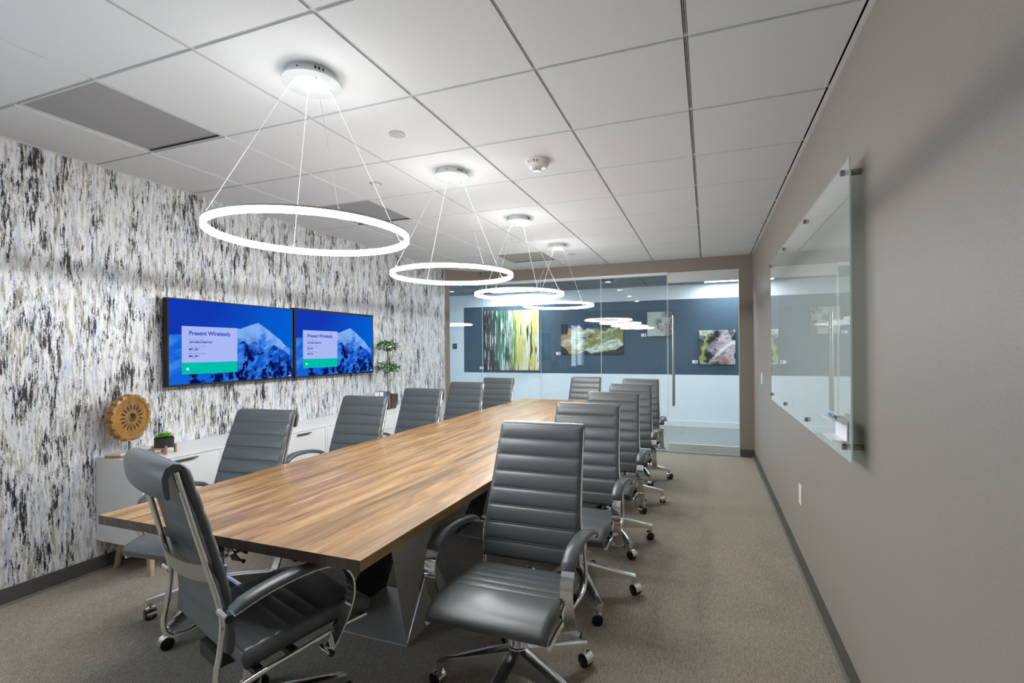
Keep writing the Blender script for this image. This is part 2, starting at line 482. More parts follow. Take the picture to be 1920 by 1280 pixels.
# baseboards
for nm, x0, x1, lx0, lx1, yb in (('baseboard_left', XL, XL + 0.008, XL + 0.008, XL + 0.02, YBL), ('baseboard_right', XR - 0.008, XR, XR - 0.02, XR - 0.008, YBR)):
    mb = MB().mat('base_rubber'); mb.box(x0, x1, Y0, yb, 0, 0.095); mb.mat('base_lip'); mb.box(lx0, lx1, Y0, yb, 0, 0.014)
    struct(mb.build(nm))
# back wall: header, jambs round the glass front
ZG = 2.42
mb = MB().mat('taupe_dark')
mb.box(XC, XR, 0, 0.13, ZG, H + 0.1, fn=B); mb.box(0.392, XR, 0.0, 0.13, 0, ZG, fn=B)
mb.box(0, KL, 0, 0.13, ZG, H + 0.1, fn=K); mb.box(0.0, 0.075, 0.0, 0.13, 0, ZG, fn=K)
struct(mb.build('wall_back'))
mb = MB().mat('base_rubber'); mb.box(0.392, XR, -0.010, 0, 0, 0.095, fn=B)
struct(mb.build('baseboard_back'))
mb = MB().mat('white_paint'); mb.box(XC, -0.497, 0.01, 0.08, ZG - 0.034, ZG, fn=B); mb.box(0.075, KL, 0.01, 0.08, ZG - 0.034, ZG, fn=K)
mb.mat('satin_metal'); mb.box(XC, -0.505, 0.02, 0.07, 0.0, 0.012, fn=B); mb.box(0.075, KL, 0.02, 0.07, 0.0, 0.012, fn=K)
struct(mb.build('trim_3'))
edges = [XC + 0.002, -2.315, -1.41, -0.506]
def pane(n_, f, g0, g1):
    mb = MB().mat('glass'); mb.box(g0, g1, 0.038, 0.050, 0.012, ZG - 0.03, fn=f)
    o = struct(mb.build('window_%d' % n_))
    mb = MB().mat('glass_edge'); mb.box(g1 - 0.0005, g1 + 0.0040, 0.036, 0.052, 0.012, ZG - 0.03, fn=f); mb.build('pane_edge', parent=o)
pane(1, K, 0.077, KL - 0.012)
for k in range(3): pane(k + 2, B, edges[k] + 0.002, edges[k + 1] - 0.002)
d = bpy.data.objects.new('door_1', None); C.objects.link(d); d['kind'] = 'structure'
mb = MB().mat('glass'); mb.box(-0.492, 0.384, 0.038, 0.050, 0.12, 2.27, fn=B); mb.build('door_pane', parent=d)
mb = MB().mat('glass_edge'); mb.box(-0.496, -0.492, 0.037, 0.051, 0.10, 2.27, fn=B); mb.build('door_edge', parent=d)
mb = MB().mat('glass_edge'); mb.box(0.384, 0.388, 0.037, 0.051, 0.10, 2.27, fn=B); mb.build('door_edge', parent=d)
mb = MB().mat('white_metal'); mb.box(-0.497, 0.389, 0.020, 0.068, 0.018, 0.118, fn=B, bev=0.003); mb.build('bottom_rail', parent=d)
mb = MB().mat('white_metal'); mb.box(-0.497, 0.389, 0.020, 0.068, 2.275, ZG - 0.003, fn=B, bev=0.003); mb.build('top_rail', parent=d)
for vv in (-0.01, 0.098):
    mb = MB().mat('satin_metal'); mb.tube([B(-0.427, vv, 0.622), B(-0.427, vv, 1.84)], 0.0155, 14)
    if vv < 0:
        for zz in (0.85, 1.62): mb.tube([B(-0.427, -0.01, zz), B(-0.427, 0.098, zz)], 0.009, 10)
    mb.build('pull_handle', parent=d, smooth=40)

# hall beyond the glass
HZ, HV = 2.53, 2.31
mb = MB().mat('hall_carpet'); mb.poly([(-6.5, 6.28, -0.002), (3.0, 6.28, -0.002), (3.0, YB + HV + 0.02, -0.002), (-6.5, YB + HV + 0.02, -0.002)])
struct(mb.build('floor_hall', fix=False))
mb = MB().mat('hall_ceiling'); mb.box(XC - 0.02, 3.0, 0.13, HV + 0.02, HZ, HZ + 0.05, fn=B); mb.box(-6.5, XC - 0.02, -0.05, HV + 0.02, HZ, HZ + 0.05, fn=B)
mb.mat('slot_dark')
for k in range(-9, 5): mb.box(k * 0.61 + 0.2, k * 0.61 + 0.212, 0.13, HV, HZ - 0.001, HZ, fn=B)
for k in range(1, 4): mb.box(-6.5, 3.0, k * 0.61, k * 0.61 + 0.012, HZ - 0.001, HZ, fn=B)
struct(mb.build('ceiling_hall'))
mb = MB()
us = [-6.5, -4.79, 1.9, 3.0]; zs = [0, 0.922, 2.272, HZ]
for a in range(3):
    for c in range(3):
        mb.mat('hall_blue' if (a == 1 and c == 1) else 'hall_white')
        mb.poly([B(us[a], HV, zs[c]), B(us[a + 1], HV, zs[c]), B(us[a + 1], HV, zs[c + 1]), B(us[a], HV, zs[c + 1])])
bmesh.ops.remove_doubles(mb.bm, verts=mb.bm.verts, dist=1e-4)
struct(mb.build('wall_hall', fix=False))
mb = MB().mat('hall_white'); mb.box(-6.55, -6.5, -0.6, HV + 0.05, 0, HZ, fn=B); struct(mb.build('wall_hall_left'))
mb = MB().mat('hall_white'); mb.box(3.0, 3.05, -0.2, HV + 0.05, 0, HZ, fn=B); struct(mb.build('wall_hall_right'))
mb = MB().mat('hall_white'); mb.box(-6.5, XL - 0.12, -0.56, -0.46, 0, HZ, fn=B); mb.box(XR + 0.12, 3.0, 0.0, 0.13, 0, HZ, fn=B); struct(mb.build('wall_hall_near'))
mb = MB().mat('white_paint'); mb.box(-6.5, 3.0, HV - 0.015, HV, 0, 0.10, fn=B); struct(mb.build('baseboard_hall'))
HL = [(-4.02, -2.96, 1.74, 2.12, 'long recessed hallway light panel seen above the big striped canvas'), (-0.045, 1.2, 1.74, 2.12, 'recessed hallway light panel seen through the glass door'),
      (-3.3, -2.08, 0.20, 0.60, 'unseen added fill light panel just behind the fixed glass, nearer the striped canvas'), (-1.0, 0.22, 0.20, 0.60, 'unseen added fill light panel just behind the glass door head')]  # last two panels are out of view, added to brighten the hall
for u0, u1, v0, v1, lb in HL:
    c0 = B((u0 + u1) / 2, (v0 + v1) / 2, HZ)
    t = thing('ceiling_light', lb, 'ceiling light', c0, 0, 'hallway light panels')
    g = lambda x, y, z: tuple(B(x, y, z) - c0)
    mb = MB().mat('hall_glow'); mb.box(u0 + 0.012, u1 - 0.012, v0 + 0.012, v1 - 0.012, HZ - 0.009, HZ - 0.002, fn=g); mb.build('diffuser', parent=t)
    mb = MB().mat('white_metal')
    for q in ((u0, u0 + 0.012, v0, v1), (u1 - 0.012, u1, v0, v1), (u0, u1, v0, v0 + 0.012), (u0, u1, v1 - 0.012, v1)): mb.box(*q, HZ - 0.010, HZ, fn=g)
    mb.build('frame', parent=t)

# ================================================================== PICTURES (colour per face corner, computed here)
rng = np.random.RandomState(7)
def vnoise(x, y, seed=0):
    xi = np.floor(x).astype(int); yi = np.floor(y).astype(int); fx = x - xi; fy = y - yi
    fx = fx * fx * (3 - 2 * fx); fy = fy * fy * (3 - 2 * fy)
    def h(a, b_):
        k = (a * 374761393 + b_ * 668265263 + seed * 1442695041) & 0x7fffffff
        k = ((k ^ (k >> 13)) * 1274126177) & 0x7fffffff
        return ((k ^ (k >> 16)) & 0xffff) / 65535.0
    return (h(xi, yi) * (1 - fx) + h(xi + 1, yi) * fx) * (1 - fy) + (h(xi, yi + 1) * (1 - fx) + h(xi + 1, yi + 1) * fx) * fy
def fbm(x, y, o=5, seed=0, g=0.55):
    r = 0; a = 1; t = 0
    for k in range(o): r = r + a * vnoise(x * 2 ** k, y * 2 ** k, seed + k * 17); t += a; a *= g
    return r / t
def lerp(a, b_, t): t = np.clip(t, 0, 1)[..., None]; return a * (1 - t) + b_ * t
def lin(c): c = np.array(c, float) / 255.0; return np.where(c <= 0.04045, c / 12.92, ((c + 0.055) / 1.055) ** 2.4)
def picture_mesh(name, w_, h_, nx, ny, func, mat, xf, parent=None):
    """w_ by h_ surface; func(u,v) -> rgb with u right, v up in 0..1; xf maps (a, b) metres to a point."""
    me = bpy.data.meshes.new(name)
    uu = np.linspace(0, 1, nx + 1); vv = np.linspace(0, 1, ny + 1)
    verts = [tuple(xf(u * w_, v * h_)) for v in vv for u in uu]
    faces = [(j * (nx + 1) + i, j * (nx + 1) + i + 1, (j + 1) * (nx + 1) + i + 1, (j + 1) * (nx + 1) + i) for j in range(ny) for i in range(nx)]
    me.from_pydata(verts, [], faces)
    U, V = np.meshgrid(uu, vv); col = func(U, V)
    ca = me.color_attributes.new('col', 'FLOAT_COLOR', 'POINT')
    rgba = np.ones((len(verts), 4)); rgba[:, :3] = np.clip(col, 0, 4).reshape(-1, 3)
    ca.data.foreach_set('color', rgba.ravel())
    me.materials.append(MAT[mat]); me.update()
    o = bpy.data.objects.new(name, me); C.objects.link(o)
    if parent: o.parent = parent
    return o

def mountain(u, v):
    asp = 1.77; x = u * asp; y = v
    sky = lerp(lin((18, 60, 190))[None, None] * np.ones(u.shape + (3,)), np.broadcast_to(lin((0, 105, 225)), u.shape + (3,)), np.clip(u * 1.3 - 0.2 + (0.5 - v) * 0.5, 0, 1))
    sky = sky * (0.80 + 0.25 * fbm(x * 1.5, y * 1.5, 3, 5))[..., None]
    ridge = np.interp(u, [0, 0.10, 0.22, 0.33, 0.45, 0.515, 0.60, 0.67, 0.71, 0.78, 0.88, 0.94, 0.965, 1.0], [0.585, 0.60, 0.60, 0.61, 0.685, 0.68, 0.74, 0.775, 0.735, 0.655, 0.545, 0.44, 0.43, 0.41])
    ridge = ridge + 0.018 * (fbm(x * 14, y * 0 + 1.0, 3, 9) - 0.5)
    rough = fbm(x * 5 + y * 5, y * 5, 6, 21); r2 = fbm(x * 12 - y * 9, y * 12 + x * 3, 5, 33)
    snow = np.broadcast_to(lin((130, 180, 250)), u.shape + (3,)); mid = np.broadcast_to(lin((25, 110, 225)), u.shape + (3,)); dark = np.broadcast_to(lin((8, 38, 120)), u.shape + (3,))
    # lit faces of the peak
    d_ = ridge - v
    k = np.clip(1.15 - d_ * 3.0 + (r2 - 0.5) * 2.6, 0, 1)
    k *= ((u > 0.33) & (u < 0.97))
    base = lerp(mid, snow, k)
    base = lerp(base, dark, np.clip((rough - 0.53) * 5, 0, 1) * np.clip(d_ * 2.6, 0, 0.7))
    # nearer shoulder peaks
    near = np.interp(u, [0.33, 0.50, 0.545, 0.60, 0.68, 0.74, 0.82, 0.90, 1.0], [0.35, 0.49, 0.52, 0.45, 0.36, 0.42, 0.475, 0.40, 0.30]) + 0.02 * (fbm(x * 18, y * 0, 3, 2) - 0.5)
    nm_ = (v < near) & (u > 0.40)
    nb = lerp(np.broadcast_to(lin((20, 85, 200)), u.shape + (3,)), np.broadcast_to(lin((60, 135, 235)), u.shape + (3,)), (r2 - 0.40) * 4)
    nb = lerp(nb, dark, np.clip((fbm(x * 13, y * 11, 5, 71) - 0.55) * 9, 0, 1))
    base = np.where(nm_[..., None], nb, base)
    left = u < 0.33
    lb = lerp(np.broadcast_to(lin((20, 100, 220)), u.shape + (3,)), np.broadcast_to(lin((70, 150, 240)), u.shape + (3,)), (fbm(x * 3 - y * 4, y * 5, 4, 3) - 0.4) * 4)
    base = np.where((left & ~nm_)[..., None], lb, base)
    img = np.where((v < ridge)[..., None], base, sky)
    # trees along the foot
    navy = np.broadcast_to(lin((8, 18, 80)), u.shape + (3,))
    tr = fbm(x * 11, y * 9, 5, 91)
    th = np.interp(u, [0, 0.12, 0.2, 0.3, 0.45, 0.52, 0.56, 0.63, 0.70, 0.76, 0.82, 0.88, 1.0], [-0.1, 0.02, 0.13, 0.10, 0.13, 0.10, 0.36, 0.30, 0.02, 0.18, 0.34, 0.14, 0.16])
    tm = (v < th + (tr - 0.5) * 0.5) & (fbm(x * 22, y * 14, 5, 97) + 0.4 * (tr - 0.5) > 0.50)
    img = np.where(tm[..., None], navy * 1.1, img)
    return img

def tv(yA, yB, z0, z1, label):
    W = yB - yA; HH = z1 - z0
    t = thing('television', label, 'television', (XL + 0.001, (yA + yB) / 2, z0), 0, 'pair of wall mounted televisions')
    o = (yA + yB) / 2
    mb = MB().mat('vent_black'); mb.box(0.035, 0.082, -W / 2, W / 2, 0, HH, bev=0.004); mb.build('housing', parent=t)
    mb = MB().mat('black_plastic'); mb.box(0.0, 0.035, -0.25, 0.25, 0.12, HH - 0.12); mb.build('wall_bracket', parent=t)
    bz = 0.009; sw = W - 2 * bz; sh = HH - 2 * bz - 0.006
    sx = 0.0832
    xf = lambda a, b_: (sx, -sw / 2 + a, bz + 0.006 + b_)
    if 'mesh' not in tvm: tvm['mesh'] = picture_mesh('screen', sw, sh, 300, 170, mountain, 'screen_picture', xf, t).data; scr = t.children[-1]
    else: scr = bpy.data.objects.new('screen', tvm['mesh']); C.objects.link(scr); scr.parent = t
    scr = [c for c in t.children if c.name.startswith('screen')][0]
    def P(u, v, k=0.0006): return (sx + k, -sw / 2 + u * sw, bz + 0.006 + v * sh)
    def quad(nm, u0, u1, v0, v1, mat, k):
        mb = MB().mat(mat); a = P(u0, v0, k); b_ = P(u1, v1, k); mb.box(a[0] - 0.0003, a[0], a[1], b_[1], a[2], b_[2])
        q = mb.build(nm, parent=scr); return q
    quad('info_panel', 0.082, 0.489, 0.255, 0.690, 'ui_card', 0.0008)
    quad('status_bar', 0.082, 0.489, 0.115, 0.255, 'ui_green', 0.0008)
    R = Matrix(((0, 0, 1), (1, 0, 0), (0, 1, 0)))     # text x -> +y, text y -> +z, normal -> +x
    def T_(s, u, v, size, mat, bold=0.0):
        p = P(u, v, 0.0012); m4 = R.to_4x4(); m4.translation = Vector(p)
        return text('caption', s, size, mat, m4, scr, 0.0001, 'LEFT', bold)
    T_('Present Wirelessly', 0.130, 0.585, 0.043, 'ui_blue_text', 0.0011)
    T_('Download app', 0.130, 0.520, 0.018, 'ui_grey_text')
    T_('AIRTAME.COM/START', 0.130, 0.489, 0.0185, 'ui_navy', 0.0006)
    T_('Connect to Wi-Fi', 0.130, 0.437, 0.018, 'ui_grey_text')
    T_('MC_501', 0.130, 0.402, 0.021, 'ui_navy', 0.0008)
    T_('Present from app', 0.130, 0.355, 0.018, 'ui_grey_text')
    T_('MC_501', 0.130, 0.320, 0.021, 'ui_navy', 0.0008)
    mb = MB().mat('ui_white'); c = P(0.120, 0.178, 0.001)
    mb.lathe([(0.0003, 0), (0.0105, 0), (0.0105, 0.0002), (0.0003, 0.0002)], 20, fn=lambda x, y, z: (c[0] + z, c[1] + x, c[2] + y))
    mb.mat('ui_green'); mb.tube([(c[0] + 0.0004, c[1] - 0.005, c[2]), (c[0] + 0.0004, c[1] - 0.001, c[2] - 0.004), (c[0] + 0.0004, c[1] + 0.005, c[2] + 0.004)], 0.0010, 6)
    mb.build('check_icon', parent=scr)
    quad('corner_mark', 0.955, 0.985, 0.018, 0.028, 'ui_white', 0.0008)
    return t
tvm = {}
tv(2.325, 3.425, 1.143, 1.780, 'wall mounted TV nearer the round wooden sculpture, showing a blue mountain')
tv(3.440, 4.560, 1.143, 1.793, 'wall mounted TV nearer the double topiary, showing a blue mountain')

# paintings on the hall wall
def p_streak(u, v):
    n1 = fbm(u * 26, v * 1.6, 4, 3); n2 = fbm(u * 60, v * 5, 4, 8); n3 = fbm(u * 12, v * 1.0, 3, 12); big = u + (n1 - 0.5) * 0.22
    cs = [(30, 36, 40), (44, 56, 58), (38, 84, 66), (70, 140, 100), (40, 70, 60), (180, 200, 190), (90, 140, 60), (200, 200, 110), (214, 200, 120), (222, 226, 200), (224, 200, 70), (214, 196, 130), (226, 230, 222)]
    ps = [0, 0.15, 0.24, 0.33, 0.42, 0.48, 0.53, 0.60, 0.70, 0.78, 0.88, 0.95, 1.0]
    L_ = np.array([lin(c) for c in cs]); img = np.stack([np.interp(big, ps, L_[:, k]) for k in range(3)], -1)
    img = lerp(img, np.broadcast_to(lin((25, 34, 34)), img.shape), (n2 - 0.60) * 9 * (u < 0.6))
    img = lerp(img, np.broadcast_to(lin((225, 232, 220)), img.shape), (fbm(u * 50, v * 4, 4, 44) - 0.60) * 8)
    img = lerp(img, np.broadcast_to(lin((20, 60, 40)), img.shape), (fbm(u * 40, v * 3, 3, 61) - 0.66) * 12 * (u > 0.35))
    img = lerp(img, np.broadcast_to(lin((190, 120, 40)), img.shape), (fbm(u * 30, v * 14, 3, 71) - 0.72) * 12 * (u < 0.25))
    return img
def p_marble(u, v):
    q = fbm(u * 2.2, v * 1.6, 4, 2); r = fbm(u * 2.6 + q * 2.2, v * 3.0 + q * 1.6 - u * 0.6, 6, 6, 0.6); f = fbm(u * 22 + r * 9, v * 26 + q * 6, 4, 16)
    band = np.clip((r - 0.26) * 2.0 + (f - 0.5) * 0.30, 0, 1)
    cs = [(56, 74, 60), (96, 112, 60), (150, 140, 70), (120, 126, 74), (184, 190, 160), (222, 228, 212), (150, 170, 160), (176, 130, 70), (210, 216, 190), (230, 234, 226)]
    L_ = np.array([lin(c) for c in cs]); ps = np.linspace(0, 1, len(cs)); img = np.stack([np.interp(band, ps, L_[:, k]) for k in range(3)], -1)
    img = lerp(img, np.broadcast_to(lin((176, 116, 50)), img.shape), (0.20 - np.abs(u - 0.10) + (f - 0.5) * 0.4) * 3.0)
    img = lerp(img, np.broadcast_to(lin((226, 232, 222)), img.shape), (0.17 - np.abs(np.hypot((u - 0.26) * 1.3, v - 0.42) - 0.10) + (f - 0.5) * 0.3) * 4)
    top = np.interp(u, [0, 0.1, 0.13, 0.18, 0.3, 0.38, 0.5, 0.7, 1.0], [0.66, 0.62, 0.86, 0.80, 0.92, 0.72, 0.80, 0.84, 0.80]) + 0.14 * (fbm(u * 9, v * 0, 3, 5) - 0.5)
    bot = np.interp(u, [0, 0.08, 0.14, 0.25, 0.4, 0.5, 0.75, 1.0], [0.32, 0.22, 0.03, 0.03, 0.16, 0.07, 0.12, 0.30]) + 0.08 * (fbm(u * 9, v * 0 + 3, 3, 15) - 0.5)
    dk = np.broadcast_to(lin((20, 28, 36)), img.shape); bl = np.broadcast_to(lin((36, 76, 128)), img.shape)
    topc = lerp(dk, bl, (fbm(u * 7, v * 7, 3, 77) - 0.35) * 3 * (u > 0.12) * (u < 0.8))
    img = lerp(img, topc, (v - top) * 16)
    img = lerp(img, dk, (bot - v) * 18)
    return img
def p_rock(u, v):
    q = fbm(u * 3, v * 3, 4, 22); r = fbm(u * 4 + q * 3, v * 4, 6, 26, 0.65); f = fbm(u * 26 + q * 6, v * 26, 4, 31, 0.7)
    sh = u.shape + (3,); bc = lambda c: np.broadcast_to(lin(c), sh)
    img = lerp(bc((70, 66, 66)), bc((196, 184, 188)), (r - 0.38) * 3.2 + (u - 0.45) * 1.2 + (f - 0.5) * 1.2)
    img = lerp(img, bc((236, 236, 236)), (0.10 - np.abs(v - 0.30 - (u - 0.55) * 0.9 - (q - 0.5) * 0.3)) * 9 * (u > 0.45))
    img = lerp(img, bc((20, 26, 26)), (fbm(u * 4 + 2, v * 4, 5, 29, 0.6) - 0.52 + (0.42 - u) * 0.20) * 10)
    img = lerp(img, bc((168, 176, 90)), (0.07 - np.abs(u - 0.06 - 0.16 * v - (q - 0.5) * 0.4) + (f - 0.5) * 0.08) * 14)
    img = lerp(img, bc((214, 222, 200)), (0.10 - np.hypot(u - 0.05, v - 0.95) * 0.5 + (f - 0.5) * 0.25) * 8)
    img = lerp(img, bc((150, 98, 90)), (0.24 - np.hypot((u - 0.72), (v - 0.10) * 1.2) + (f - 0.5) * 0.4) * 4)
    img = lerp(img, bc((190, 120, 110)), (0.12 - np.hypot((u - 0.63), (v - 0.60)) + (f - 0.5) * 0.3) * 4)
    return img
def p_moss(u, v):
    q = fbm(u * 3, v * 3, 4, 42); f = fbm(u * 24, v * 24, 4, 51); a = np.broadcast_to(lin((178, 184, 180)), u.shape + (3,))
    img = lerp(a, np.broadcast_to(lin((86, 78, 70)), a.shape), (u - 0.35 + (q - 0.5) * 1.2) * 2.4)
    img = lerp(img, np.broadcast_to(lin((52, 66, 40)), a.shape), (0.34 - np.hypot((u - 0.55), (v - 0.6)) + (q - 0.5) * 0.8) * 4)
    img = lerp(img, np.broadcast_to(lin((140, 60, 50)), a.shape), (0.22 - np.hypot((u - 0.6), (v - 0.25)) + (f - 0.5) * 0.4) * 4)
    img = lerp(img, np.broadcast_to(lin((225, 225, 220)), a.shape), (f - 0.6) * 5)
    return img
def painting(u0, u1, z0, z1, fn, label, nx, ny):
    c0 = B(u0, HV, z0)
    t = thing('painting', label, 'painting', c0, 0, 'abstract canvases on the hallway wall')
    g = lambda x, y, z: tuple(B(x, y, z) - c0)
    mb = MB().mat('black_plastic'); mb.box(u0, u1, HV - 0.038, HV - 0.001, z0, z1, fn=g); mb.build('stretcher', parent=t)
    picture_mesh('canvas', u1 - u0, z1 - z0, nx, ny, fn, 'canvas_picture', lambda a, b_: g(u0 + a, HV - 0.0388, z0 + b_), t)
painting(-4.31, -3.11, 0.977, 2.178, p_streak, 'big square canvas of vertical black, green and yellow streaks', 220, 130)
painting(-2.66, -1.462, 1.29, 1.875, p_marble, 'wide canvas of swirling green, cream and ochre paint', 200, 100)
painting(-1.023, -0.59, 1.616, 2.057, p_moss, 'small grey and brown mottled canvas behind the door handle', 90, 90)
painting(-0.13, 0.456, 1.11, 1.708, p_rock, 'square pink, grey and black textured canvas behind the glass door', 110, 110)
for uu_, zz_, lb in ((-4.38, 1.015, 'tiny white name card below the striped canvas'), (-2.728, 1.308, 'tiny white name card beside the swirling green canvas'), (-1.092, 1.640, 'tiny white name card beside the brown mottled canvas'), (-0.204, 1.153, 'tiny white name card beside the pink and grey canvas')):
    c0 = B(uu_, HV, zz_); t = thing('name_card', lb, 'card', c0, 0, 'name cards beside the canvases')
    g = lambda x, y, z: tuple(B(x, y, z) - c0)
    mb = MB().mat('paper_white'); mb.box(uu_ - 0.045, uu_ + 0.045, HV - 0.005, HV, zz_ - 0.027, zz_ + 0.027, fn=g); mb.build('card', parent=t)
    mb = MB().mat('marker_dark'); mb.box(uu_ + 0.006, uu_ + 0.028, HV - 0.0055, HV - 0.005, zz_ - 0.012, zz_ + 0.014, fn=g); mb.build('printed_mark', parent=t)
uu_, zz_ = -5.0, 1.45
c0 = B(uu_, HV, zz_); t = thing('information_sheet', 'pale information sheet with a small dark portrait on the hallway wall', 'sheet', c0)
g = lambda x, y, z: tuple(B(x, y, z) - c0)
mb = MB().mat('paper_white'); mb.box(uu_ - 0.09, uu_ + 0.17, HV - 0.004, HV, zz_ - 0.14, zz_ + 0.12, fn=g); mb.build('sheet', parent=t)
mb = MB().mat('marker_dark'); mb.box(uu_ - 0.06, uu_ + 0.045, HV - 0.0055, HV - 0.004, zz_ - 0.04, zz_ + 0.075, fn=g); mb.mat('mango_wood'); mb.lathe([(0.001, 0), (0.018, 0), (0.018, 0.0006), (0.001, 0.0006)], 14, fn=lambda x, y, z: g(uu_ - 0.008 + x, HV - 0.0058 - z, zz_ + 0.02 + y)); mb.build('portrait', parent=t)

# ================================================================== CEILING FITTINGS
for (i, j), mt in ventcells.items():
    x0, x1, y0, y1 = GX + i * T, GX + (i + 1) * T, GY + j * T, GY + (j + 1) * T
    lab = {(-5, 1): 'large dark perforated ceiling grille nearest the camera', (-5, 4): 'dark perforated ceiling grille above the nearest ring pendant', (-4, 8): 'pale ceiling grille near the glass wall'}[(i, j)]
    t = thing('ceiling_vent', lab, 'vent', ((x0 + x1) / 2, (y0 + y1) / 2, H))
    h = T / 2
    mb = MB().mat(mt); mb.box(-h + 0.016, h - 0.016, -h + 0.016, h - 0.016, 0.010, 0.014); mb.build('grille', parent=t)
    mb = MB().mat('white_metal' if mt != 'grille_light' else 'grille_light')
    for q in ((-h + G, -h + 0.016, -h + G, h - G), (h - 0.016, h - G, -h + G, h - G), (-h + 0.016, h - 0.016, -h + G, -h + 0.016)): mb.box(*q, 0.002, 0.018)
    mb.mat('vent_black'); mb.box(-h + 0.016, h - 0.016, h - 0.016, h - G, 0.004, 0.018)
    mb.build('frame', parent=t)
# fire strobe
t = thing('fire_alarm', 'round white ceiling fire alarm with clear strobe and red lettering', 'fire alarm', (-0.999, 2.885, H))
mb = MB().mat('white_plastic'); mb.lathe([(0.001, 0), (0.075, 0), (0.076, -0.012), (0.062, -0.040), (0.052, -0.046), (0.001, -0.047)], 40); mb.build('base', parent=t, smooth=35)
mb = MB().mat('strobe_clear'); mb.lathe([(0.030, -0.046), (0.029, -0.056), (0.022, -0.070), (0.001, -0.072)], 12, c=(0.0, -0.012, 0)); mb.build('strobe', parent=t)
for k, ch in enumerate('FIRE'):
    ph = math.radians(-118 + k * 15)
    nrm = Vector((math.cos(ph) * 0.90, math.sin(ph) * 0.90, -0.43)).normalized(); tx = Vector((-math.sin(ph), math.cos(ph), 0)); up = nrm.cross(tx)
    r0 = 0.0728; m4 = Matrix((( tx.x, up.x, nrm.x, math.cos(ph) * r0), (tx.y, up.y, nrm.y, math.sin(ph) * r0), (tx.z, up.z, nrm.z, -0.030), (0, 0, 0, 1)))
    text('letter', ch, 0.019, 'fire_red', m4, t, 0.0006, 'CENTER', 0.0006)
for x, y, r, lb, inner in ((-1.595, 2.25, 0.044, 'plain round white cover plate on the ceiling tile near the first pendant', 0), (-2.212, 2.865, 0.044, 'small round ceiling sensor above the nearest ring pendant', 1), (-1.586, 5.87, 0.045, 'plain round grey cover plate on the ceiling near the glass wall', 0)):
    t = thing('ceiling_cover' if not inner else 'ceiling_sensor', lb, 'cover plate' if not inner else 'sensor', (x, y, H))
    mb = MB().mat('sensor_grey'); mb.lathe([(0.001, 0), (r, 0), (r, -0.004), (r - 0.004, -0.006), (0.001, -0.006)], 36); mb.build('plate', parent=t, smooth=35)
    if inner: mb = MB().mat('white_plastic'); mb.lathe([(0.001, -0.006), (r * 0.55, -0.006), (r * 0.5, -0.016), (0.001, -0.019)], 28); mb.build('lens', parent=t, smooth=35)

# ring pendants
RZ = 1.893
def make_pendant():
    t = thing('ring_pendant', 'x', 'pendant light', (-1.593, 1.637, 0))
    mb = MB().mat('white_metal'); mb.lathe([(0.001, H), (0.098, H), (0.098, H - 0.034), (0.121, H - 0.036), (0.121, H - 0.044), (0.045, H - 0.045), (0.001, H - 0.045)], 56)
    mb.build('canopy', parent=t, smooth=35)
    for a_, w_, z0, z1 in ((-38, 0.0035, 0.022, 0.010), (-29, 0.0035, 0.022, 0.010), (-20, 0.0035, 0.022, 0.010), (-80, 0.003, 0.019, 0.013)):
        ca, sa = math.cos(math.radians(a_)), math.sin(math.radians(a_))
        mb = MB().mat('slot_dark'); mb.box(0.0975, 0.0991, -w_, w_, H - z0, H - z1, fn=lambda x, y, z: (x * ca - y * sa, x * sa + y * ca, z)); mb.build('vent_slot', parent=t)
    mb = MB().mat('lens_glow'); mb.lathe([(0.001, H - 0.0452), (0.046, H - 0.0452), (0.045, H - 0.0462), (0.001, H - 0.0475)], 32); mb.build('downlight_lens', parent=t, smooth=True)
    R1, R0, hh = 0.403, 0.387, 0.027
    # metal channel on top
    seg = 128
    mb = MB().mat('ring_metal')
    prof = [(R0 - 0.001, RZ + hh / 2 - 0.004), (R0 - 0.001, RZ + hh / 2 + 0.002), (R1 + 0.001, RZ + hh / 2 + 0.002), (R1 + 0.001, RZ + hh / 2 - 0.004)]
    mb.ring_sweep([[(r * math.cos(2 * PI * j / seg), r * math.sin(2 * PI * j / seg), z) for r, z in prof] for j in range(seg)], close=True)
    mb.build('ring_frame', parent=t, smooth=35)
    mb = MB()
    def wall(nm, p):
        mb.mat(nm)
        for j in range(seg):
            a, c = 2 * PI * j / seg, 2 * PI * (j + 1) / seg
            for (r0, z0), (r1, z1) in zip(p, p[1:]):
                mb.poly([(r0 * math.cos(a), r0 * math.sin(a), z0), (r0 * math.cos(c), r0 * math.sin(c), z0), (r1 * math.cos(c), r1 * math.sin(c), z1), (r1 * math.cos(a), r1 * math.sin(a), z1)])
    zt, zb = RZ + hh / 2 - 0.004, RZ - hh / 2
    wall('ring_in', [(R0, zt), (R0, zb + 0.004)])
    wall('ring_bot', [(R0, zb + 0.004), (R0 + 0.004, zb), (R1 - 0.004, zb), (R1, zb + 0.004)])
    wall('ring_out', [(R1, zb + 0.004), (R1, zt)])
    wall('ring_metal', [(R1, zt), (R0, zt)])
    bmesh.ops.remove_doubles(mb.bm, verts=mb.bm.verts, dist=1e-5)
    mb.build('diffuser', parent=t)
    for k in range(4):
        a = math.radians(45 + 90 * k + 12)
        a0 = (0.075 * math.cos(a), 0.075 * math.sin(a), H - 0.043); a1 = (0.395 * math.cos(a), 0.395 * math.sin(a), RZ + hh / 2 + 0.002)
        mb = MB().mat('cable'); mb.tube([a0, a1], 0.0009, 6)
        mb.tube([a0, (a0[0], a0[1], a0[2] - 0.009)], 0.004, 8); mb.tube([a1, (a1[0], a1[1], a1[2] + 0.012)], 0.0035, 8)
        mb.build('cable', parent=t)
    return t
pen = make_pendant()
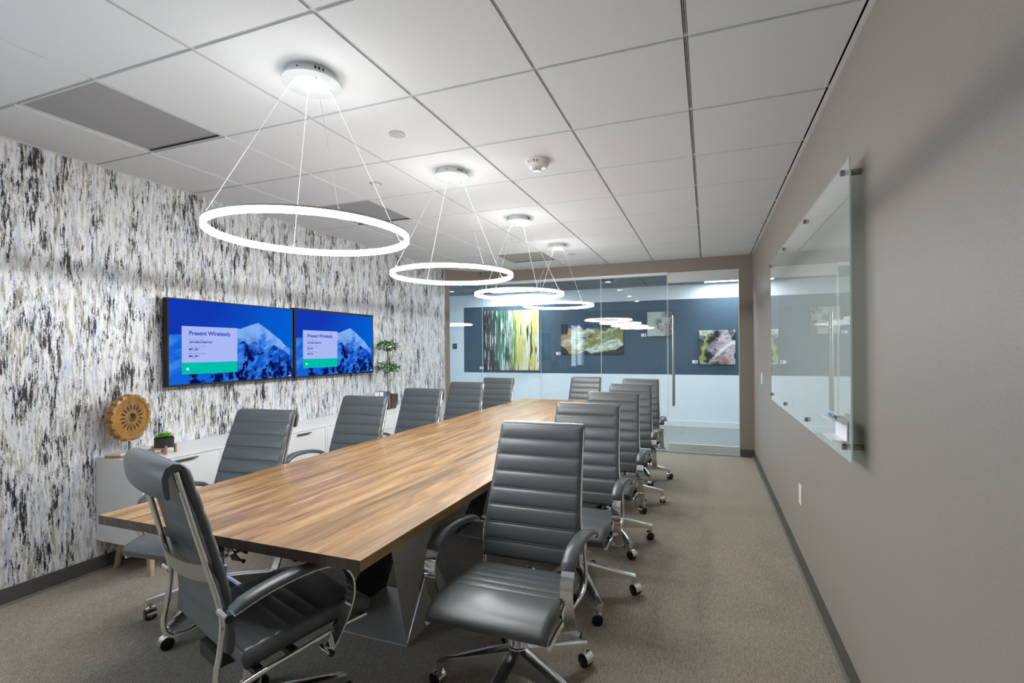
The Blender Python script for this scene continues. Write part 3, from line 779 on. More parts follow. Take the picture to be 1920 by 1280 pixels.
PL = ['ring pendant light nearest the camera, largest of the row', 'second ring pendant from the camera, in front of the patterned wall', 'third ring pendant from the camera, overlapping the glass wall', 'ring pendant light farthest from the camera, lowest in the row']
for k in range(4):
    o = pen if k == 0 else dup(pen)
    o.location = (-1.593, 1.637 + 1.2192 * k, 0); o['label'] = PL[k]; o['group'] = 'ring pendants in a row above the table'
    if k == 2: o.rotation_euler.z = math.radians(25)
PEN_DONE = True

# ================================================================== TABLE
TX0, TX1, TY0, TY1, TZ = -2.272, -1.005, 1.215, 5.91, 0.75
t = thing('conference_table', 'long walnut plank conference table on angular steel pedestals', 'table', ((TX0 + TX1) / 2, (TY0 + TY1) / 2, 0))
cx, cy = (TX0 + TX1) / 2, (TY0 + TY1) / 2
mb = MB().mat('table_wood')
hx, hy = (TX1 - TX0) / 2, (TY1 - TY0) / 2
npk = 8; pw = 2 * hx / npk
for k in range(npk):
    a, c = -hx + k * pw, -hx + (k + 1) * pw
    e0 = 0.0 if k == 0 else 0.0012; e1 = 0.0 if k == npk - 1 else 0.0012
    prof = [(a, TZ - 0.035), (c, TZ - 0.035), (c, TZ - 0.0015), (c - max(e1, 0.0015), TZ), (a + max(e0, 0.0015), TZ), (a, TZ - 0.0015)]
    v0 = [mb.bm.verts.new((x, -hy, z)) for x, z in prof]; v1 = [mb.bm.verts.new((x, hy, z)) for x, z in prof]
    mb.mat('table_end'); mb.face(v0); mb.face(v1[::-1]); mb.mat('table_wood')
    for q in range(6):
        mb.mat('table_side' if (q == 1 and k == npk - 1) or (q == 5 and k == 0) or q == 0 else 'table_wood')
        mb.face([v0[q], v1[q], v1[(q + 1) % 6], v0[(q + 1) % 6]])
mb.build('tabletop', parent=t)
def pedestal(yc):
    x0, x1, h = -1.787 - cx, -1.338 - cx, 0.2245; y0, y1 = yc - h - cy, yc + h - cy
    zt = TZ - 0.0355
    def plate(mb, pts, th=0.004):
        P = [Vector(p) for p in pts]; nn = (P[1] - P[0]).cross(P[2] - P[0]).normalized() * th / 2
        a = [mb.bm.verts.new(p + nn) for p in P]; b_ = [mb.bm.verts.new(p - nn) for p in P]; k = len(P)
        mb.face(a); mb.face(b_[::-1])
        for i in range(k): mb.face([a[i], a[(i + 1) % k], b_[(i + 1) % k], b_[i]])
    foot = MB().mat('brushed_steel'); foot.box(x0, x1, y0, y1, 0.0, 0.008)
    ped = foot.build('pedestal', parent=t)
    mb = MB().mat('brushed_steel'); plate(mb, [(x1, y0, 0.006), (x1 + 0.27, y0 - 0.485, zt), (x1 + 0.285, y0 - 0.215, zt)]); mb.build('blade', parent=ped)
    mb = MB().mat('brushed_steel'); plate(mb, [(x1, y0, 0.006), (x1, y1, 0.006), (x1, y0 + 0.22, 0.35)]); mb.build('side_fin', parent=ped)
    mb = MB().mat('brushed_steel'); plate(mb, [(x0, y1, 0.006), (x0 - 0.22, y1 + 0.45, zt), (x0 - 0.235, y1 + 0.18, zt)]); mb.build('blade', parent=ped)
    mb = MB().mat('gloss_black'); plate(mb, [(x0, y0, 0.006), (x0, y1, 0.006), (x0 + 0.10, y1 + 0.16, 0.60), (x0 + 0.16, y0 + 0.42, 0.60)][:4]); mb.build('leg', parent=ped)
    mb = MB().mat('gloss_black'); mb.box(x0 + 0.02, x1 + 0.1, y0 - 0.2, y1 + 0.3, zt - 0.006, zt); mb.build('mounting_plate', parent=ped)
for yc in (2.16, 3.445, 4.73): pedestal(yc)

# ================================================================== CHAIRS
def puff(s, n_, amp):   # pinched channels
    f = (s * n_) % 1.0
    return amp * (abs(math.sin(PI * f)) ** 0.42 - 1.0)
def pad(side_fn, width_fn, nseam_fn, thick, nu=18, nv=88, edge=0.09, name='pad', parent=None, endl=0.02):
    """side_fn(s)->(y,z,ny,nz) centre of the front face with its normal; grid closed front and back."""
    mb = MB().mat('leather')
    F, K = [], []
    for j in range(nv + 1):
        s = j / nv; y, z, ny, nz = side_fn(s); wd = width_fn(s); p = nseam_fn(s)
        endf = min(1.0, min(s, 1 - s) / endl); endr = math.sqrt(max(0.0, 1 - (1 - endf) ** 2))
        fr, bk = [], []
        for i in range(nu + 1):
            q = -1 + 2 * i / nu; q = math.copysign(1 - (1 - abs(q)) ** 1.5, q)
            er = min(1.0, (1 - abs(q)) / edge); ee = math.sqrt(max(0.0, 1 - (1 - er) ** 2))
            x = q * wd
            pp = p * min(1.0, max(0.0, (1 - abs(q)) - 0.02) / 0.06)
            dF = (thick / 2) * (0.15 + 0.85 * ee) * (0.2 + 0.8 * endr) + pp
            dB = -(thick / 2) * (0.15 + 0.85 * ee) * (0.2 + 0.8 * endr) - pp * 0.35
            fr.append(mb.bm.verts.new((x, y + ny * dF, z + nz * dF))); bk.append(mb.bm.verts.new((x, y + ny * dB, z + nz * dB)))
        F.append(fr); K.append(bk)
    for j in range(nv):
        for i in range(nu):
            mb.face([F[j][i], F[j][i + 1], F[j + 1][i + 1], F[j + 1][i]]); mb.face([K[j][i], K[j + 1][i], K[j + 1][i + 1], K[j][i + 1]])
        mb.face([F[j][0], F[j + 1][0], K[j + 1][0], K[j][0]]); mb.face([F[j][nu], K[j][nu], K[j + 1][nu], F[j + 1][nu]])
    for i in range(nu):
        mb.face([F[0][i], K[0][i], K[0][i + 1], F[0][i + 1]]); mb.face([F[nv][i], F[nv][i + 1], K[nv][i + 1], K[nv][i]])
    return mb.build(name, parent=parent, smooth=True)
def curve_fn(pts):
    P = smoothpath(pts, 16); L_ = [0]
    for a, c in zip(P, P[1:]): L_.append(L_[-1] + (c - a).length)
    def f(s):
        d_ = s * L_[-1]
        for k in range(len(P) - 1):
            if d_ <= L_[k + 1] or k == len(P) - 2:
                tt = (d_ - L_[k]) / max(1e-9, L_[k + 1] - L_[k]); p = P[k].lerp(P[k + 1], tt)
                a = P[max(k - 1, 0)]; c = P[min(k + 2, len(P) - 1)]; tg = (c - a).normalized(); return p, tg
    return f
ZL = 0.0
def make_chair():
    t = thing('office_chair', 'x', 'chair')
    # backrest: eight stitched channels
    bf = curve_fn([(0, 0.146, 0.470), (0, 0.152, 0.56), (0, 0.177, 0.67), (0, 0.222, 0.80), (0, 0.270, 0.925), (0, 0.318, 1.042)])
    def sf(s):
        p, tg = bf(s); return p.y, p.z, -tg.z, tg.y
    back = pad(sf, lambda s: 0.224 - 0.022 * s, lambda s: puff(s, 8, 0.010), 0.030, name='backrest', parent=t)
    for k in range(1, 8):
        mb = MB().mat('stitch'); s = k / 8 + 0.006; y, z, ny, nz = sf(s); wd = (0.224 - 0.022 * s) * 0.93
        for i in range(0, 46):
            x = -wd + 2 * wd * i / 46
            mb.box(x, x + 0.0052, y + ny * 0.0112 - 0.0012, y + ny * 0.0112 + 0.0012, z - 0.0009, z + 0.0009)
        mb.build('stitched_seam', parent=back)
    # seat pad
    stf = curve_fn([(0, 0.112, 0.428), (0, 0.06, 0.434), (0, 0.0, 0.440), (0, -0.12, 0.449), (0, -0.22, 0.452), (0, -0.29, 0.440), (0, -0.325, 0.415)])
    def ss(s):
        p, tg = stf(s); ny, nz = tg.z, -tg.y
        return p.y, p.z, ny, nz
    def sp_(s):
        k = s * 8.6
        return puff(k / 5.0, 5, 0.006) if k < 5 else (-0.006 * (1 - abs(math.sin(PI * min(0.5, (k - 5) * 1.4))) ** 0.42))
    pad(ss, lambda s: 0.232, sp_, 0.060, name='seat', parent=t, edge=0.03, endl=0.035)
    # side rails
    for sx in (-1, 1):
        pts = [(sx * 0.194, 0.334, 1.026), (sx * 0.198, 0.288, 0.90), (sx * 0.206, 0.238, 0.76), (sx * 0.216, 0.196, 0.64), (sx * 0.234, 0.184, 0.58), (sx * 0.238, 0.184, 0.50), (sx * 0.239, 0.188, 0.43), (sx * 0.238, 0.176, 0.388), (sx * 0.237, 0.150, 0.372)]
        mb = MB().mat('chrome'); mb.tube(smoothpath(pts, 6), 0.0088, 12, up=Vector((1, 0, 0))); mb.build('back_rail', parent=t, smooth=50)
        pts = [(sx * 0.237, 0.156, 0.374), (sx * 0.236, 0.12, 0.369), (sx * 0.235, 0.05, 0.378), (sx * 0.234, -0.08, 0.390), (sx * 0.234, -0.20, 0.399), (sx * 0.234, -0.310, 0.399)]
        mb = MB().mat('chrome'); mb.tube(smoothpath(pts, 6), 0.0088, 12, up=Vector((1, 0, 0))); mb.build('seat_rail', parent=t, smooth=50)
    # head roll that folds over the top
    mb = MB().mat('leather')
    prof = [(0.322, 1.046), (0.332, 1.056), (0.350, 1.058), (0.366, 1.046), (0.373, 1.02), (0.367, 0.985), (0.358, 0.957), (0.352, 0.951), (0.346, 0.956), (0.352, 0.985), (0.357, 1.015), (0.351, 1.034), (0.338, 1.040), (0.326, 1.036)]
    rings = []
    for i in range(13):
        q = -1 + i / 6; sc_ = 1.0 - 0.05 * abs(q) ** 4; bow = 0.012 * (1 - q * q)
        rings.append([(q * 0.198, y - 0.006 + bow * (1 if y > 0.333 else 0.4), 1.0 + (z - 1.0) * sc_ - 0.010 + (0.004 * (q * q))) for y, z in prof])
    mb.ring_sweep(rings); mb.build('head_roll', parent=t, smooth=60)
    # curved cross band behind the back
    mb = MB().mat('satin_metal'); rings = []
    for i in range(15):
        q = -1 + i / 7; x = q * 0.208; y = 0.222 + 0.028 * (1 - q * q); zc = 0.722 - 0.016 * (1 - q * q)
        rings.append([(x, y - 0.010, zc - 0.027), (x, y - 0.005, zc - 0.027), (x, y + 0.014, zc + 0.027), (x, y + 0.009, zc + 0.027)])
    mb.ring_sweep(rings); mb.build('back_brace', parent=t, smooth=40)
    # arms
    for sx in (-1, 1):
        X = sx * 0.272
        ap = smoothpath([(X, 0.165, 0.614), (X, 0.08, 0.640), (X, 0.00, 0.654), (X, -0.08, 0.659), (X, -0.145, 0.652), (X, -0.192, 0.628), (X, -0.220, 0.588), (X, -0.228, 0.540), (X, -0.216, 0.485), (X, -0.186, 0.425), (X, -0.150, 0.372), (X, -0.138, 0.356)], 6)
        mb = MB().mat('chrome'); mb.strip(ap, 0.046, 0.006)
        mb.tube([(sx * 0.222, 0.170, 0.612), (sx * 0.290, 0.170, 0.612)], 0.011, 12); mb.tube([(sx * 0.232, -0.138, 0.362), (sx * 0.298, -0.138, 0.362)], 0.009, 12)
        a = mb.build('arm_frame', parent=t, smooth=50)
        for q in ((0.289, 0.296, 0.170, 0.612, 0.012), (0.297, 0.303, -0.138, 0.362, 0.010)):
            mb = MB().mat('black_plastic'); mb.tube([(sx * q[0], q[2], q[3]), (sx * q[1], q[2], q[3])], q[4], 12); mb.build('end_cap', parent=a)
        pp = ap[1:33]; rings = []
        for i, p in enumerate(pp):
            a_ = pp[max(i - 1, 0)]; c_ = pp[min(i + 1, len(pp) - 1)]; tg = (c_ - a_).normalized(); up = -Vector((1, 0, 0)).cross(tg)
            e = min(1, i / 2, (len(pp) - 1 - i) / 2) * 0.5 + 0.5
            hw, ht = 0.0265 * (0.90 + 0.10 * e), 0.019 * e
            sec = [(-hw, -0.001), (hw, -0.001), (hw * 1.02, ht * 0.5), (hw * 0.8, ht * 0.92), (0, ht * 1.08), (-hw * 0.8, ht * 0.92), (-hw * 1.02, ht * 0.5)]
            rings.append([p + Vector((a1, 0, 0)) + up * (b1 + 0.003) for a1, b1 in sec])
        mb = MB().mat('leather'); mb.ring_sweep(rings); mb.build('arm_pad', parent=t, smooth=50)
    # mechanism, column
    mb = MB().mat('black_plastic'); mb.box(-0.075, 0.075, -0.10, 0.13, 0.355, 0.402, bev=0.008); mb.box(-0.236, 0.236, -0.055, -0.03, 0.378, 0.398); mb.box(-0.236, 0.236, 0.055, 0.08, 0.374, 0.394)
    mb.tube([(0.07, 0.0, 0.365), (0.20, -0.02, 0.345)], 0.007, 8); mb.build('tilt_mechanism', parent=t)
    mb = MB().mat('chrome'); mb.lathe([(0.001, 0.10), (0.033, 0.10), (0.033, 0.235), (0.022, 0.24), (0.022, 0.36), (0.001, 0.36)], 24); mb.build('gas_column', parent=t, smooth=35)
    mb = MB().mat('cast_aluminium'); mb.lathe([(0.001, 0.088), (0.044, 0.088), (0.048, 0.10), (0.044, 0.170), (0.038, 0.188), (0.030, 0.193), (0.001, 0.193)], 24); mb.build('hub', parent=t, smooth=35)
    leg_me = cas_me = None
    for k in range(5):
        if leg_me is None:
            mb = MB().mat('cast_aluminium'); rings = []
            for x, zt_, th, hw in ((0.030, 0.186, 0.092, 0.030), (0.07, 0.178, 0.080, 0.029), (0.12, 0.166, 0.066, 0.0275), (0.19, 0.147, 0.050, 0.025), (0.26, 0.128, 0.036, 0.021), (0.31, 0.115, 0.027, 0.0185), (0.340, 0.107, 0.022, 0.0175)):
                rings.append([(x, -hw, zt_ - th), (x, hw, zt_ - th), (x, hw, zt_ - 0.007), (x, hw * 0.55, zt_), (x, -hw * 0.55, zt_), (x, -hw, zt_ - 0.007)])
            mb.ring_sweep(rings); mb.tube([(0.330, 0, 0.103), (0.330, 0, 0.066)], 0.0125, 12)
            lg = mb.build('leg', parent=t, smooth=35); leg_me = lg.data
            mb = MB().mat('chrome')
            # hooded twin wheel: hood
            rr_ = 0.0275; rings = []
            for j in range(15):
                a = PI * (-0.02 + 1.04 * j / 14); ca, sa = math.cos(a), math.sin(a)
                rings.append([(0.012 + (rr_ + 0.001) * ca, -0.021, 0.030 + (rr_ + 0.001) * sa), (0.012 + (rr_ + 0.001) * ca, 0.021, 0.030 + (rr_ + 0.001) * sa), (0.012 + (rr_ + 0.004) * ca, 0.021, 0.030 + (rr_ + 0.004) * sa), (0.012 + (rr_ + 0.004) * ca, -0.021, 0.030 + (rr_ + 0.004) * sa)])
            mb.ring_sweep(rings); mb.tube([(0, 0, 0.045), (0, 0, 0.072)], 0.009, 10)
            mb.mat('gloss_black')
            for sy in (-1, 1): mb.lathe([(0.001, 0.006 * sy), (rr_, 0.006 * sy), (rr_, 0.022 * sy), (rr_ - 0.004, 0.0245 * sy), (0.001, 0.0245 * sy)], 24, fn=lambda x, y, z: (0.012 + x, z, 0.0285 + y))
            cs = mb.build('caster', parent=t, smooth=35); cas_me = cs.data
        else:
            lg = bpy.data.objects.new('leg', leg_me); C.objects.link(lg); lg.parent = t
            cs = bpy.data.objects.new('caster', cas_me); C.objects.link(cs); cs.parent = t
        lg['k'] = k; cs['k'] = k
    return t
ch0 = make_chair()
rnd = random.Random(5)
def place(o, x, y, rot, legs, dz=0.0, lean=0.0):
    o.location = (x, y, 0); o.rotation_euler = (0, 0, math.radians(rot))
    for c in o.children:
        if 'k' not in c.keys(): c.location = (0, 0, 0); c.rotation_euler = (0, 0, 0)
        if 'k' in c.keys():
            a = math.radians(legs - rot + 72 * c['k'])
            if c.name.startswith('leg'): c.rotation_euler = (0, 0, a)
            else:
                c.location = (0.330 * math.cos(a), 0.330 * math.sin(a), 0); c.rotation_euler = (0, 0, rnd.uniform(0, 2 * PI))
        elif dz and not (c.name.startswith('gas') or c.name.startswith('hub')):
            c.location.z = dz
        if lean and c.name.split('.')[0] in ('backrest', 'head_roll', 'back_brace', 'back_rail'):
            th = math.radians(lean); py, pz = 0.17, 0.42
            c.rotation_euler = (th, 0, 0); c.location.y = py - (py * math.cos(th) - pz * math.sin(th)); c.location.z = pz - (py * math.sin(th) + pz * math.cos(th)) + dz
CH = [
 (-1.522, 1.262, 162, 64, 0.014, 'chair at the near table end, seen from behind', 'office chair turned to the near end of the table, seen from behind'),
 (-0.735, 1.840, 0, 50, 0, '', 'office chair nearest the camera on the glass board side, whole seat visible'),
 (-0.715, 2.690, 0, 18, 0, '', 'second office chair on the glass board side, directly behind the nearest'),
 (-0.700, 3.500, 0, 22, 0, '', 'third office chair on the glass board side of the table'),
 (-0.705, 4.440, 0, 18, 0, '', 'fourth office chair on the glass board side of the table'),
 (-0.715, 5.290, 0, 12, 0, '', 'office chair nearest the glass door, last on that side'),
 (-1.530, 6.030, 0, 30, -0.03, '', 'office chair at the far table end, back towards the glass wall'),
 (-2.480, 1.878, 5, 69, -0.008, '', 'office chair nearest the wooden sculpture, on the television side'),
 (-2.510, 2.800, 2, 40, -0.012, '', 'second office chair on the television side, in front of the second credenza'),
 (-2.510, 3.610, 0, 10, -0.016, '', 'third office chair on the television side, at the wallpaper edge'),
 (-2.510, 4.510, 2, 55, -0.016, '', 'fourth office chair on the television side, against the glass'),
 (-2.510, 5.380, 2, 30, -0.016, '', 'farthest office chair on the television side of the table'),
]
for k, (x, y, rot, lg, dz, _, lab) in enumerate(CH):
    o = ch0 if k == 0 else dup(ch0)
    o['label'] = lab; o['group'] = 'grey leather office chairs around the table'
    place(o, x, y, rot, lg, dz, 6.0 if k == 0 else 0.0)

# ================================================================== CREDENZAS
CXF, CZB, CZT = -3.205, 0.205, 0.730
def make_credenza():
    t = thing('credenza', 'x', 'credenza', (XL, 1.94, 0))
    D = CXF - XL; L_ = 1.508
    mb = MB().mat('credenza_white')
    mb.box(0.004, D, 0, 0.020, CZB, CZT); mb.box(0.004, D, L_ - 0.020, L_, CZB, CZT); mb.box(0.004, D, 0.02, L_ - 0.02, CZB, CZB + 0.018); mb.box(0.004, D, 0.02, L_ - 0.02, CZT - 0.014, CZT)
    mb.box(0.004, 0.012, 0.02, L_ - 0.02, CZB, CZT)
    for yd in (0.50, 0.985): mb.box(0.01, D - 0.001, yd - 0.006, yd + 0.006, CZB, CZT)
    mb.build('body', parent=t)
    def front(nm, y0, y1, z0, z1, hy):
        mb = MB().mat('credenza_white'); mb.box(D - 0.018, D - 0.001, y0, y1, z0, z1, bev=0.001); d_ = mb.build(nm, parent=t)
        mb = MB().mat('satin_metal'); yc = (y0 + y1) / 2 if hy is None else hy; zz = z1 - 0.010
        mb.box(D - 0.001, D + 0.022, yc - 0.07, yc + 0.07, zz - 0.002, zz); mb.box(D + 0.020, D + 0.022, yc - 0.07, yc + 0.07, zz - 0.007, zz); mb.build('handle', parent=d_)
    front('door', 0.024, 0.492, CZB + 0.02, CZT - 0.018, None)
    front('door', 0.993, L_ - 0.024, CZB + 0.02, CZT - 0.018, None)
    for z0, z1 in ((0.552, CZT - 0.018), (0.392, 0.548), (CZB + 0.02, 0.388)):
        mb = MB().mat('credenza_white'); mb.box(D - 0.018, D - 0.001, 0.508, 0.977, z0, z1, bev=0.001); mb.build('drawer', parent=t)
    for sx, sy in ((0, 0), (1, 0), (0, 1), (1, 1)):
        x = 0.10 if sx == 0 else D - 0.10; y = 0.10 if sy == 0 else L_ - 0.10; ox = -0.045 if sx == 0 else 0.045; oy = -0.02 if sy == 0 else 0.03
        mb = MB().mat('light_oak')
        mb.ring_sweep([[(x + ox + a, y + oy + b_, 0.0) for a, b_ in ((-0.012, -0.010), (0.012, -0.010), (0.012, 0.010), (-0.012, 0.010))], [(x + a, y + b_, CZB) for a, b_ in ((-0.024, -0.018), (0.024, -0.018), (0.024, 0.018), (-0.024, 0.018))]])
        mb.build('leg', parent=t)
    return t
cr = make_credenza(); cr['label'] = 'white credenza nearer the camera, carrying the round wooden sculpture'; cr['group'] = 'white credenzas along the wallpapered wall'
cr2 = dup(cr); cr2.location = (XL, 1.94 + 1.512, 0); cr2['label'] = 'white credenza farther from the camera, carrying books and the topiary'

# sculpture
psi = math.radians(18)
t = thing('disc_sculpture', 'round carved wooden gear shaped sculpture on a marble and wood base', 'sculpture', (-3.535, 2.068, CZT), psi)
# local x = facing direction of the disc
mb = MB().mat('mango_wood')
zc = 0.238; seg = 17 * 8; DS = 0.812
def rim(j):
    ph = (j % 8) / 8.0
    return 0.186 if ph < 0.62 else 0.174
inner = []
NP = 17 * 8
outer = [(rim(j) * math.cos(2 * PI * j / NP), rim(j) * math.sin(2 * PI * j / NP)) for j in range(NP)]
def ring_of(r): return [(r * math.cos(2 * PI * j / NP), r * math.sin(2 * PI * j / NP)) for j in range(NP)]
def V3(a, b_, x): return (x, a * DS, zc + b_ * DS)
layers = [(outer, -0.028), (outer, 0.012), (ring_of(0.164), 0.017), (ring_of(0.152), 0.015), (ring_of(0.150), 0.011), (ring_of(0.137), 0.011), (ring_of(0.108), 0.012), (ring_of(0.060), 0.012), (ring_of(0.053), 0.016), (ring_of(0.036), 0.016), (ring_of(0.034), -0.020), (ring_of(0.060), -0.026)]
R = [[mb.bm.verts.new(V3(a, b_, x)) for a, b_ in ring] for ring, x in layers]
for i in range(len(R)):
    a, c = R[i], R[(i + 1) % len(R)]
    for j in range(NP): mb.face([a[j], a[(j + 1) % NP], c[(j + 1) % NP], c[j]])
mb.build('disc', parent=t)
mb = MB().mat('slot_dark')
for k in range(17):
    a = 2 * PI * (k + 0.5) / 17
    for q in (0,):
        pts = []
        for i in range(12):
            ph = 2 * PI * i / 12; rr1 = 0.084 + 0.023 * math.cos(ph); tt = 0.0062 * math.sin(ph)
            pts.append((rr1 * math.cos(a) - tt * math.sin(a), rr1 * math.sin(a) + tt * math.cos(a)))
        mb.prism(pts, 0.0095, 0.0126, fn=lambda x, y, z: (z, x * DS, zc + y * DS))
mb.build('petal_slot', parent=t)
mb = MB().mat('dark_metal'); mb.tube([(-0.008, 0, 0.03), (-0.008, 0, zc - 0.138)], 0.005, 10); mb.build('rod', parent=t)
mb = MB().mat('stand_wood'); mb.box(-0.052, 0.052, -0.128, 0.128, 0.0005, 0.016); b0 = mb.build('base', parent=t)
mb = MB().mat('marble_white'); mb.box(-0.052, 0.052, -0.128, 0.128, 0.016, 0.028, bev=0.001); mb.build('marble_slab', parent=t)

# succulent in a stand
t = thing('potted_succulent', 'green succulent in dark round pot on small four legged wooden stand', 'potted plant', (-3.345, 2.155, CZT), 0.35)
mb = MB().mat('stand_wood')
for sx in (-1, 1):
    for sy in (-1, 1): mb.box(sx * 0.042 - 0.006, sx * 0.042 + 0.006, sy * 0.042 - 0.006, sy * 0.042 + 0.006, 0.0005, 0.056)
mb.box(-0.042, 0.042, -0.048, -0.036, 0.032, 0.0435); mb.box(-0.042, 0.042, 0.036, 0.048, 0.032, 0.0435); mb.box(-0.006, 0.006, -0.042, 0.042, 0.032, 0.0435); mb.build('stand', parent=t)
mb = MB().mat('pot_slate'); mb.lathe([(0.001, 0.044), (0.050, 0.044), (0.053, 0.048), (0.054, 0.104), (0.050, 0.104), (0.049, 0.097), (0.001, 0.097)], 36); mb.build('pot', parent=t, smooth=35)
mb = MB().mat('succulent_green')
for ringi, (cnt, ln, el) in enumerate(((10, 0.062, 12), (9, 0.052, 32), (7, 0.042, 52), (4, 0.030, 72))):
    for k in range(cnt):
        a = 2 * PI * k / cnt + ringi * 0.4; e = math.radians(el)
        dr = Vector((math.cos(a) * math.cos(e), math.sin(a) * math.cos(e), math.sin(e))); sd = Vector((-math.sin(a), math.cos(a), 0)); up = dr.cross(sd) * -1
        c0 = Vector((0, 0, 0.099)); rings = []
        for s, wd in ((0, 0.005), (0.35, 0.011), (0.65, 0.012), (0.88, 0.006), (1.0, 0.0008)):
            p = c0 + dr * ln * s + Vector((0, 0, 0.010 * s * s))
            rings.append([p - sd * wd, p - up * wd * 0.35, p + sd * wd, p + up * wd * 0.25])
        mb.ring_sweep(rings)
mb.build('leaves', parent=t, smooth=60)

# double topiary
t = thing('topiary', 'double ball topiary tree in dark planter on the farther credenza', 'potted plant', (-3.42, 4.612, CZT))
mb = MB().mat('pot_dark'); mb.ring_sweep([[(a * 0.050, 0.045 + b_ * 0.048, 0.001) for a, b_ in ((-1, -1), (1, -1), (1, 1), (-1, 1))], [(a * 0.065, 0.045 + b_ * 0.062, 0.160) for a, b_ in ((-1, -1), (1, -1), (1, 1), (-1, 1))]]); pt = mb.build('planter', parent=t)
mb = MB().mat('soil'); mb.box(-0.058, 0.058, -0.010, 0.100, 0.1602, 0.163); mb.build('soil', parent=t)
mb = MB().mat('bark'); mb.tube(smoothpath([(0, 0.012, 0.158), (0.004, 0.002, 0.3), (-0.003, -0.004, 0.45), (0.003, 0.004, 0.58), (0, 0, 0.70)], 4), 0.0065, 8)
rr2 = random.Random(11)
for zc_, rad in ((0.46, 0.11), (0.71, 0.09)):
    for k in range(9):
        a = rr2.uniform(0, 6.28); mb.tube([(0, 0, zc_ - 0.06), (0.6 * rad * math.cos(a), 0.6 * rad * math.sin(a), zc_ - 0.02 + rr2.uniform(-0.01, 0.03))], 0.002, 5)
mb.build('trunk', parent=t, smooth=50)
for zc_, rx, rz in ((0.472, 0.135, 0.062), (0.715, 0.118, 0.072)):
    mb = MB()
    for k in range(230):
        a = rr2.uniform(0, 2 * PI); e = math.asin(rr2.uniform(-0.75, 1.0)); q = rr2.uniform(0.35, 1.0) ** 0.6
        p = Vector((rx * q * math.cos(e) * math.cos(a), rx * q * math.cos(e) * math.sin(a), zc_ + rz * q * math.sin(e)))
        dr = Vector((math.cos(a) * rr2.uniform(0.5, 1), math.sin(a) * rr2.uniform(0.5, 1), rr2.uniform(-0.7, 0.5))).normalized()
        sd = dr.cross(Vector((rr2.uniform(-0.4, 0.4), rr2.uniform(-0.4, 0.4), 1))).normalized(); nn = sd.cross(dr)
        ln = rr2.uniform(0.030, 0.045); wd = ln * 0.27
        mb.mat('leaf_green' if rr2.random() < 0.7 else 'leaf_light')
        pts = [p, p + dr * ln * 0.35 + sd * wd, p + dr * ln * 0.7 + sd * wd * 0.8 - nn * 0.002, p + dr * ln - nn * 0.006, p + dr * ln * 0.7 - sd * wd * 0.8 - nn * 0.002, p + dr * ln * 0.35 - sd * wd]
        mid = mb.bm.verts.new(p + dr * ln * 0.5 - nn * 0.004); vs_ = [mb.bm.verts.new(x) for x in pts]
        for i in range(6): mb.face([vs_[i], vs_[(i + 1) % 6], mid])
    mb.build('foliage', parent=t, fix=False)
# books
for y0, y1, hh, mt, lb in ((4.31, 4.388, 0.205, 'book_white', 'white book at the outer end of the row on the credenza'), (4.390, 4.462, 0.203, 'book_white', 'white book standing next to the blue one on the credenza'), (4.464, 4.524, 0.200, 'book_blue', 'blue book standing between white and brown ones'), (4.526, 4.588, 0.200, 'book_brown', 'brown book standing next to the topiary planter')):
    t = thing('book', lb, 'book', (-3.44, (y0 + y1) / 2, CZT), 0, 'books standing on the credenza'); hw = (y1 - y0) / 2 - 0.001
    if mt == 'book_brown': hw -= 0.0
    mb = MB().mat(mt); mb.box(-0.08, 0.08, -hw, -hw + 0.003, 0.0005, hh); mb.box(-0.08, 0.08, hw - 0.003, hw, 0.0005, hh); mb.box(0.077, 0.08, -hw, hw, 0.0005, hh); mb.build('cover', parent=t)
    mb = MB().mat('paper_white'); mb.box(-0.076, 0.077, -hw + 0.003, hw - 0.003, 0.004, hh - 0.004); mb.build('pages', parent=t)

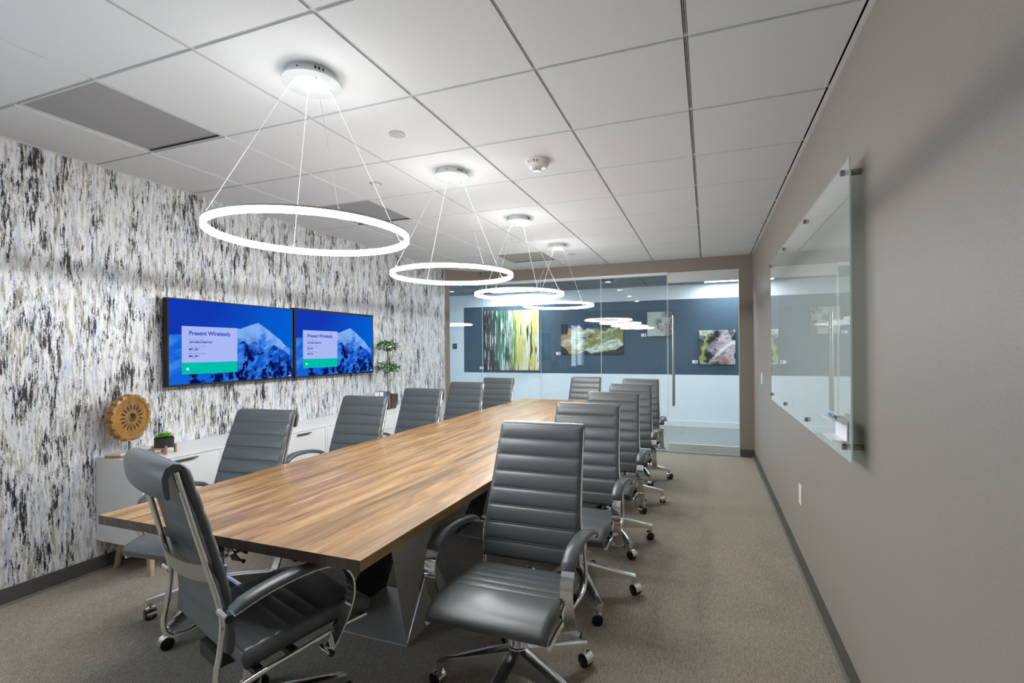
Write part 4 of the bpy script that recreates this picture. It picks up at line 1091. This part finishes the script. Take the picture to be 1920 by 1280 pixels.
# ================================================================== RIGHT WALL
t = thing('glass_board', 'large frameless glass marker board on metal standoffs, on the taupe wall', 'whiteboard', (XR, 3.24, 0))
bx0, bx1 = -0.056, -0.050; by0, by1 = 2.078 - 3.24, 4.42 - 3.24; bz0, bz1 = 0.968, 2.098
mb = MB().mat('board_glass'); mb.box(bx0, bx1, by0, by1, bz0, bz1); pn = mb.build('glass_pane', parent=t)
mb = MB().mat('glass_edge'); e = 0.0006
mb.box(bx0, bx1, by0 - e, by0, bz0, bz1); mb.box(bx0, bx1, by0, by1, bz1, bz1 + e); mb.box(bx0, bx1, by0, by1, bz0 - e, bz0); mb.box(bx0, bx1, by1, by1 + e, bz0, bz1); mb.build('polished_edge', parent=t)
for yy_ in (2.145, 2.90, 3.66, 4.385):
    for zz_ in (1.015, 2.06):
        mb = MB().mat('dark_metal')
        mb.tube([(-0.001, yy_ - 3.24, zz_), (bx1 - 0.0002, yy_ - 3.24, zz_)], 0.0115, 18); mb.tube([(bx0 - 0.0002, yy_ - 3.24, zz_), (bx0 - 0.013, yy_ - 3.24, zz_)], 0.0115, 18)
        mb.build('standoff', parent=t, smooth=40)
t = thing('marker_holder', 'small clear and white marker shelf clipped to the glass board', 'shelf', (XR + bx0 - 0.002, 2.11, 1.040))
mb = MB().mat('paper_white'); mb.box(-0.004, 0.0, 0.0, 0.17, 0.0, 0.078); mb.build('back_plate', parent=t)
for z_ in (0.0, 0.075): mb = MB().mat('paper_white'); mb.box(-0.052, -0.004, 0.0, 0.17, z_, z_ + 0.003); mb.build('shelf', parent=t)
mb = MB().mat('vent_black'); mb.box(0.0, 0.0016, 0.01, 0.05, 0.01, 0.068); mb.build('clip', parent=t)
for k, (yy_, mt) in enumerate(((2.155, 'marker_dark'), (2.235, 'book_blue'))):
    mb = MB().mat(mt); mb.tube([(0, -0.03, 0), (0, 0.03, 0)], 0.006, 12); mb.mat('paper_white'); mb.tube([(0, -0.0305, 0), (0, -0.038, 0)], 0.0045, 12)
    o = mb.build('marker_pen', smooth=40, loc=(XR + bx0 - 0.030, yy_, 1.040 + 0.0845)); tag(o, ('dark marker pen lying on the holder nearest the board edge', 'blue marker pen lying on the holder farther along the board')[k], 'marker', 'marker pens on the holder')
for yy_, zz_, lb, nm in ((5.715, 1.065, 'white wall switch plate between the glass board and the far corner', 'light_switch'), (3.462, 0.465, 'white wall outlet plate low on the taupe wall under the board', 'wall_outlet')):
    t = thing(nm, lb, 'wall plate', (XR, yy_, zz_))
    mb = MB().mat('white_plastic'); mb.box(-0.006, -0.0002, -0.042, 0.042, -0.062, 0.062, bev=0.002); mb.build('plate', parent=t)
    if nm == 'light_switch': mb = MB().mat('paper_white'); mb.box(-0.010, -0.0058, -0.016, 0.016, -0.033, 0.033, bev=0.001); mb.build('rocker', parent=t)
    else:
        for s_ in (-0.021, 0.021): mb = MB().mat('cream_plastic'); mb.box(-0.0075, -0.0058, -0.017, 0.017, s_ - 0.015, s_ + 0.015, bev=0.001); mb.build('socket', parent=t)
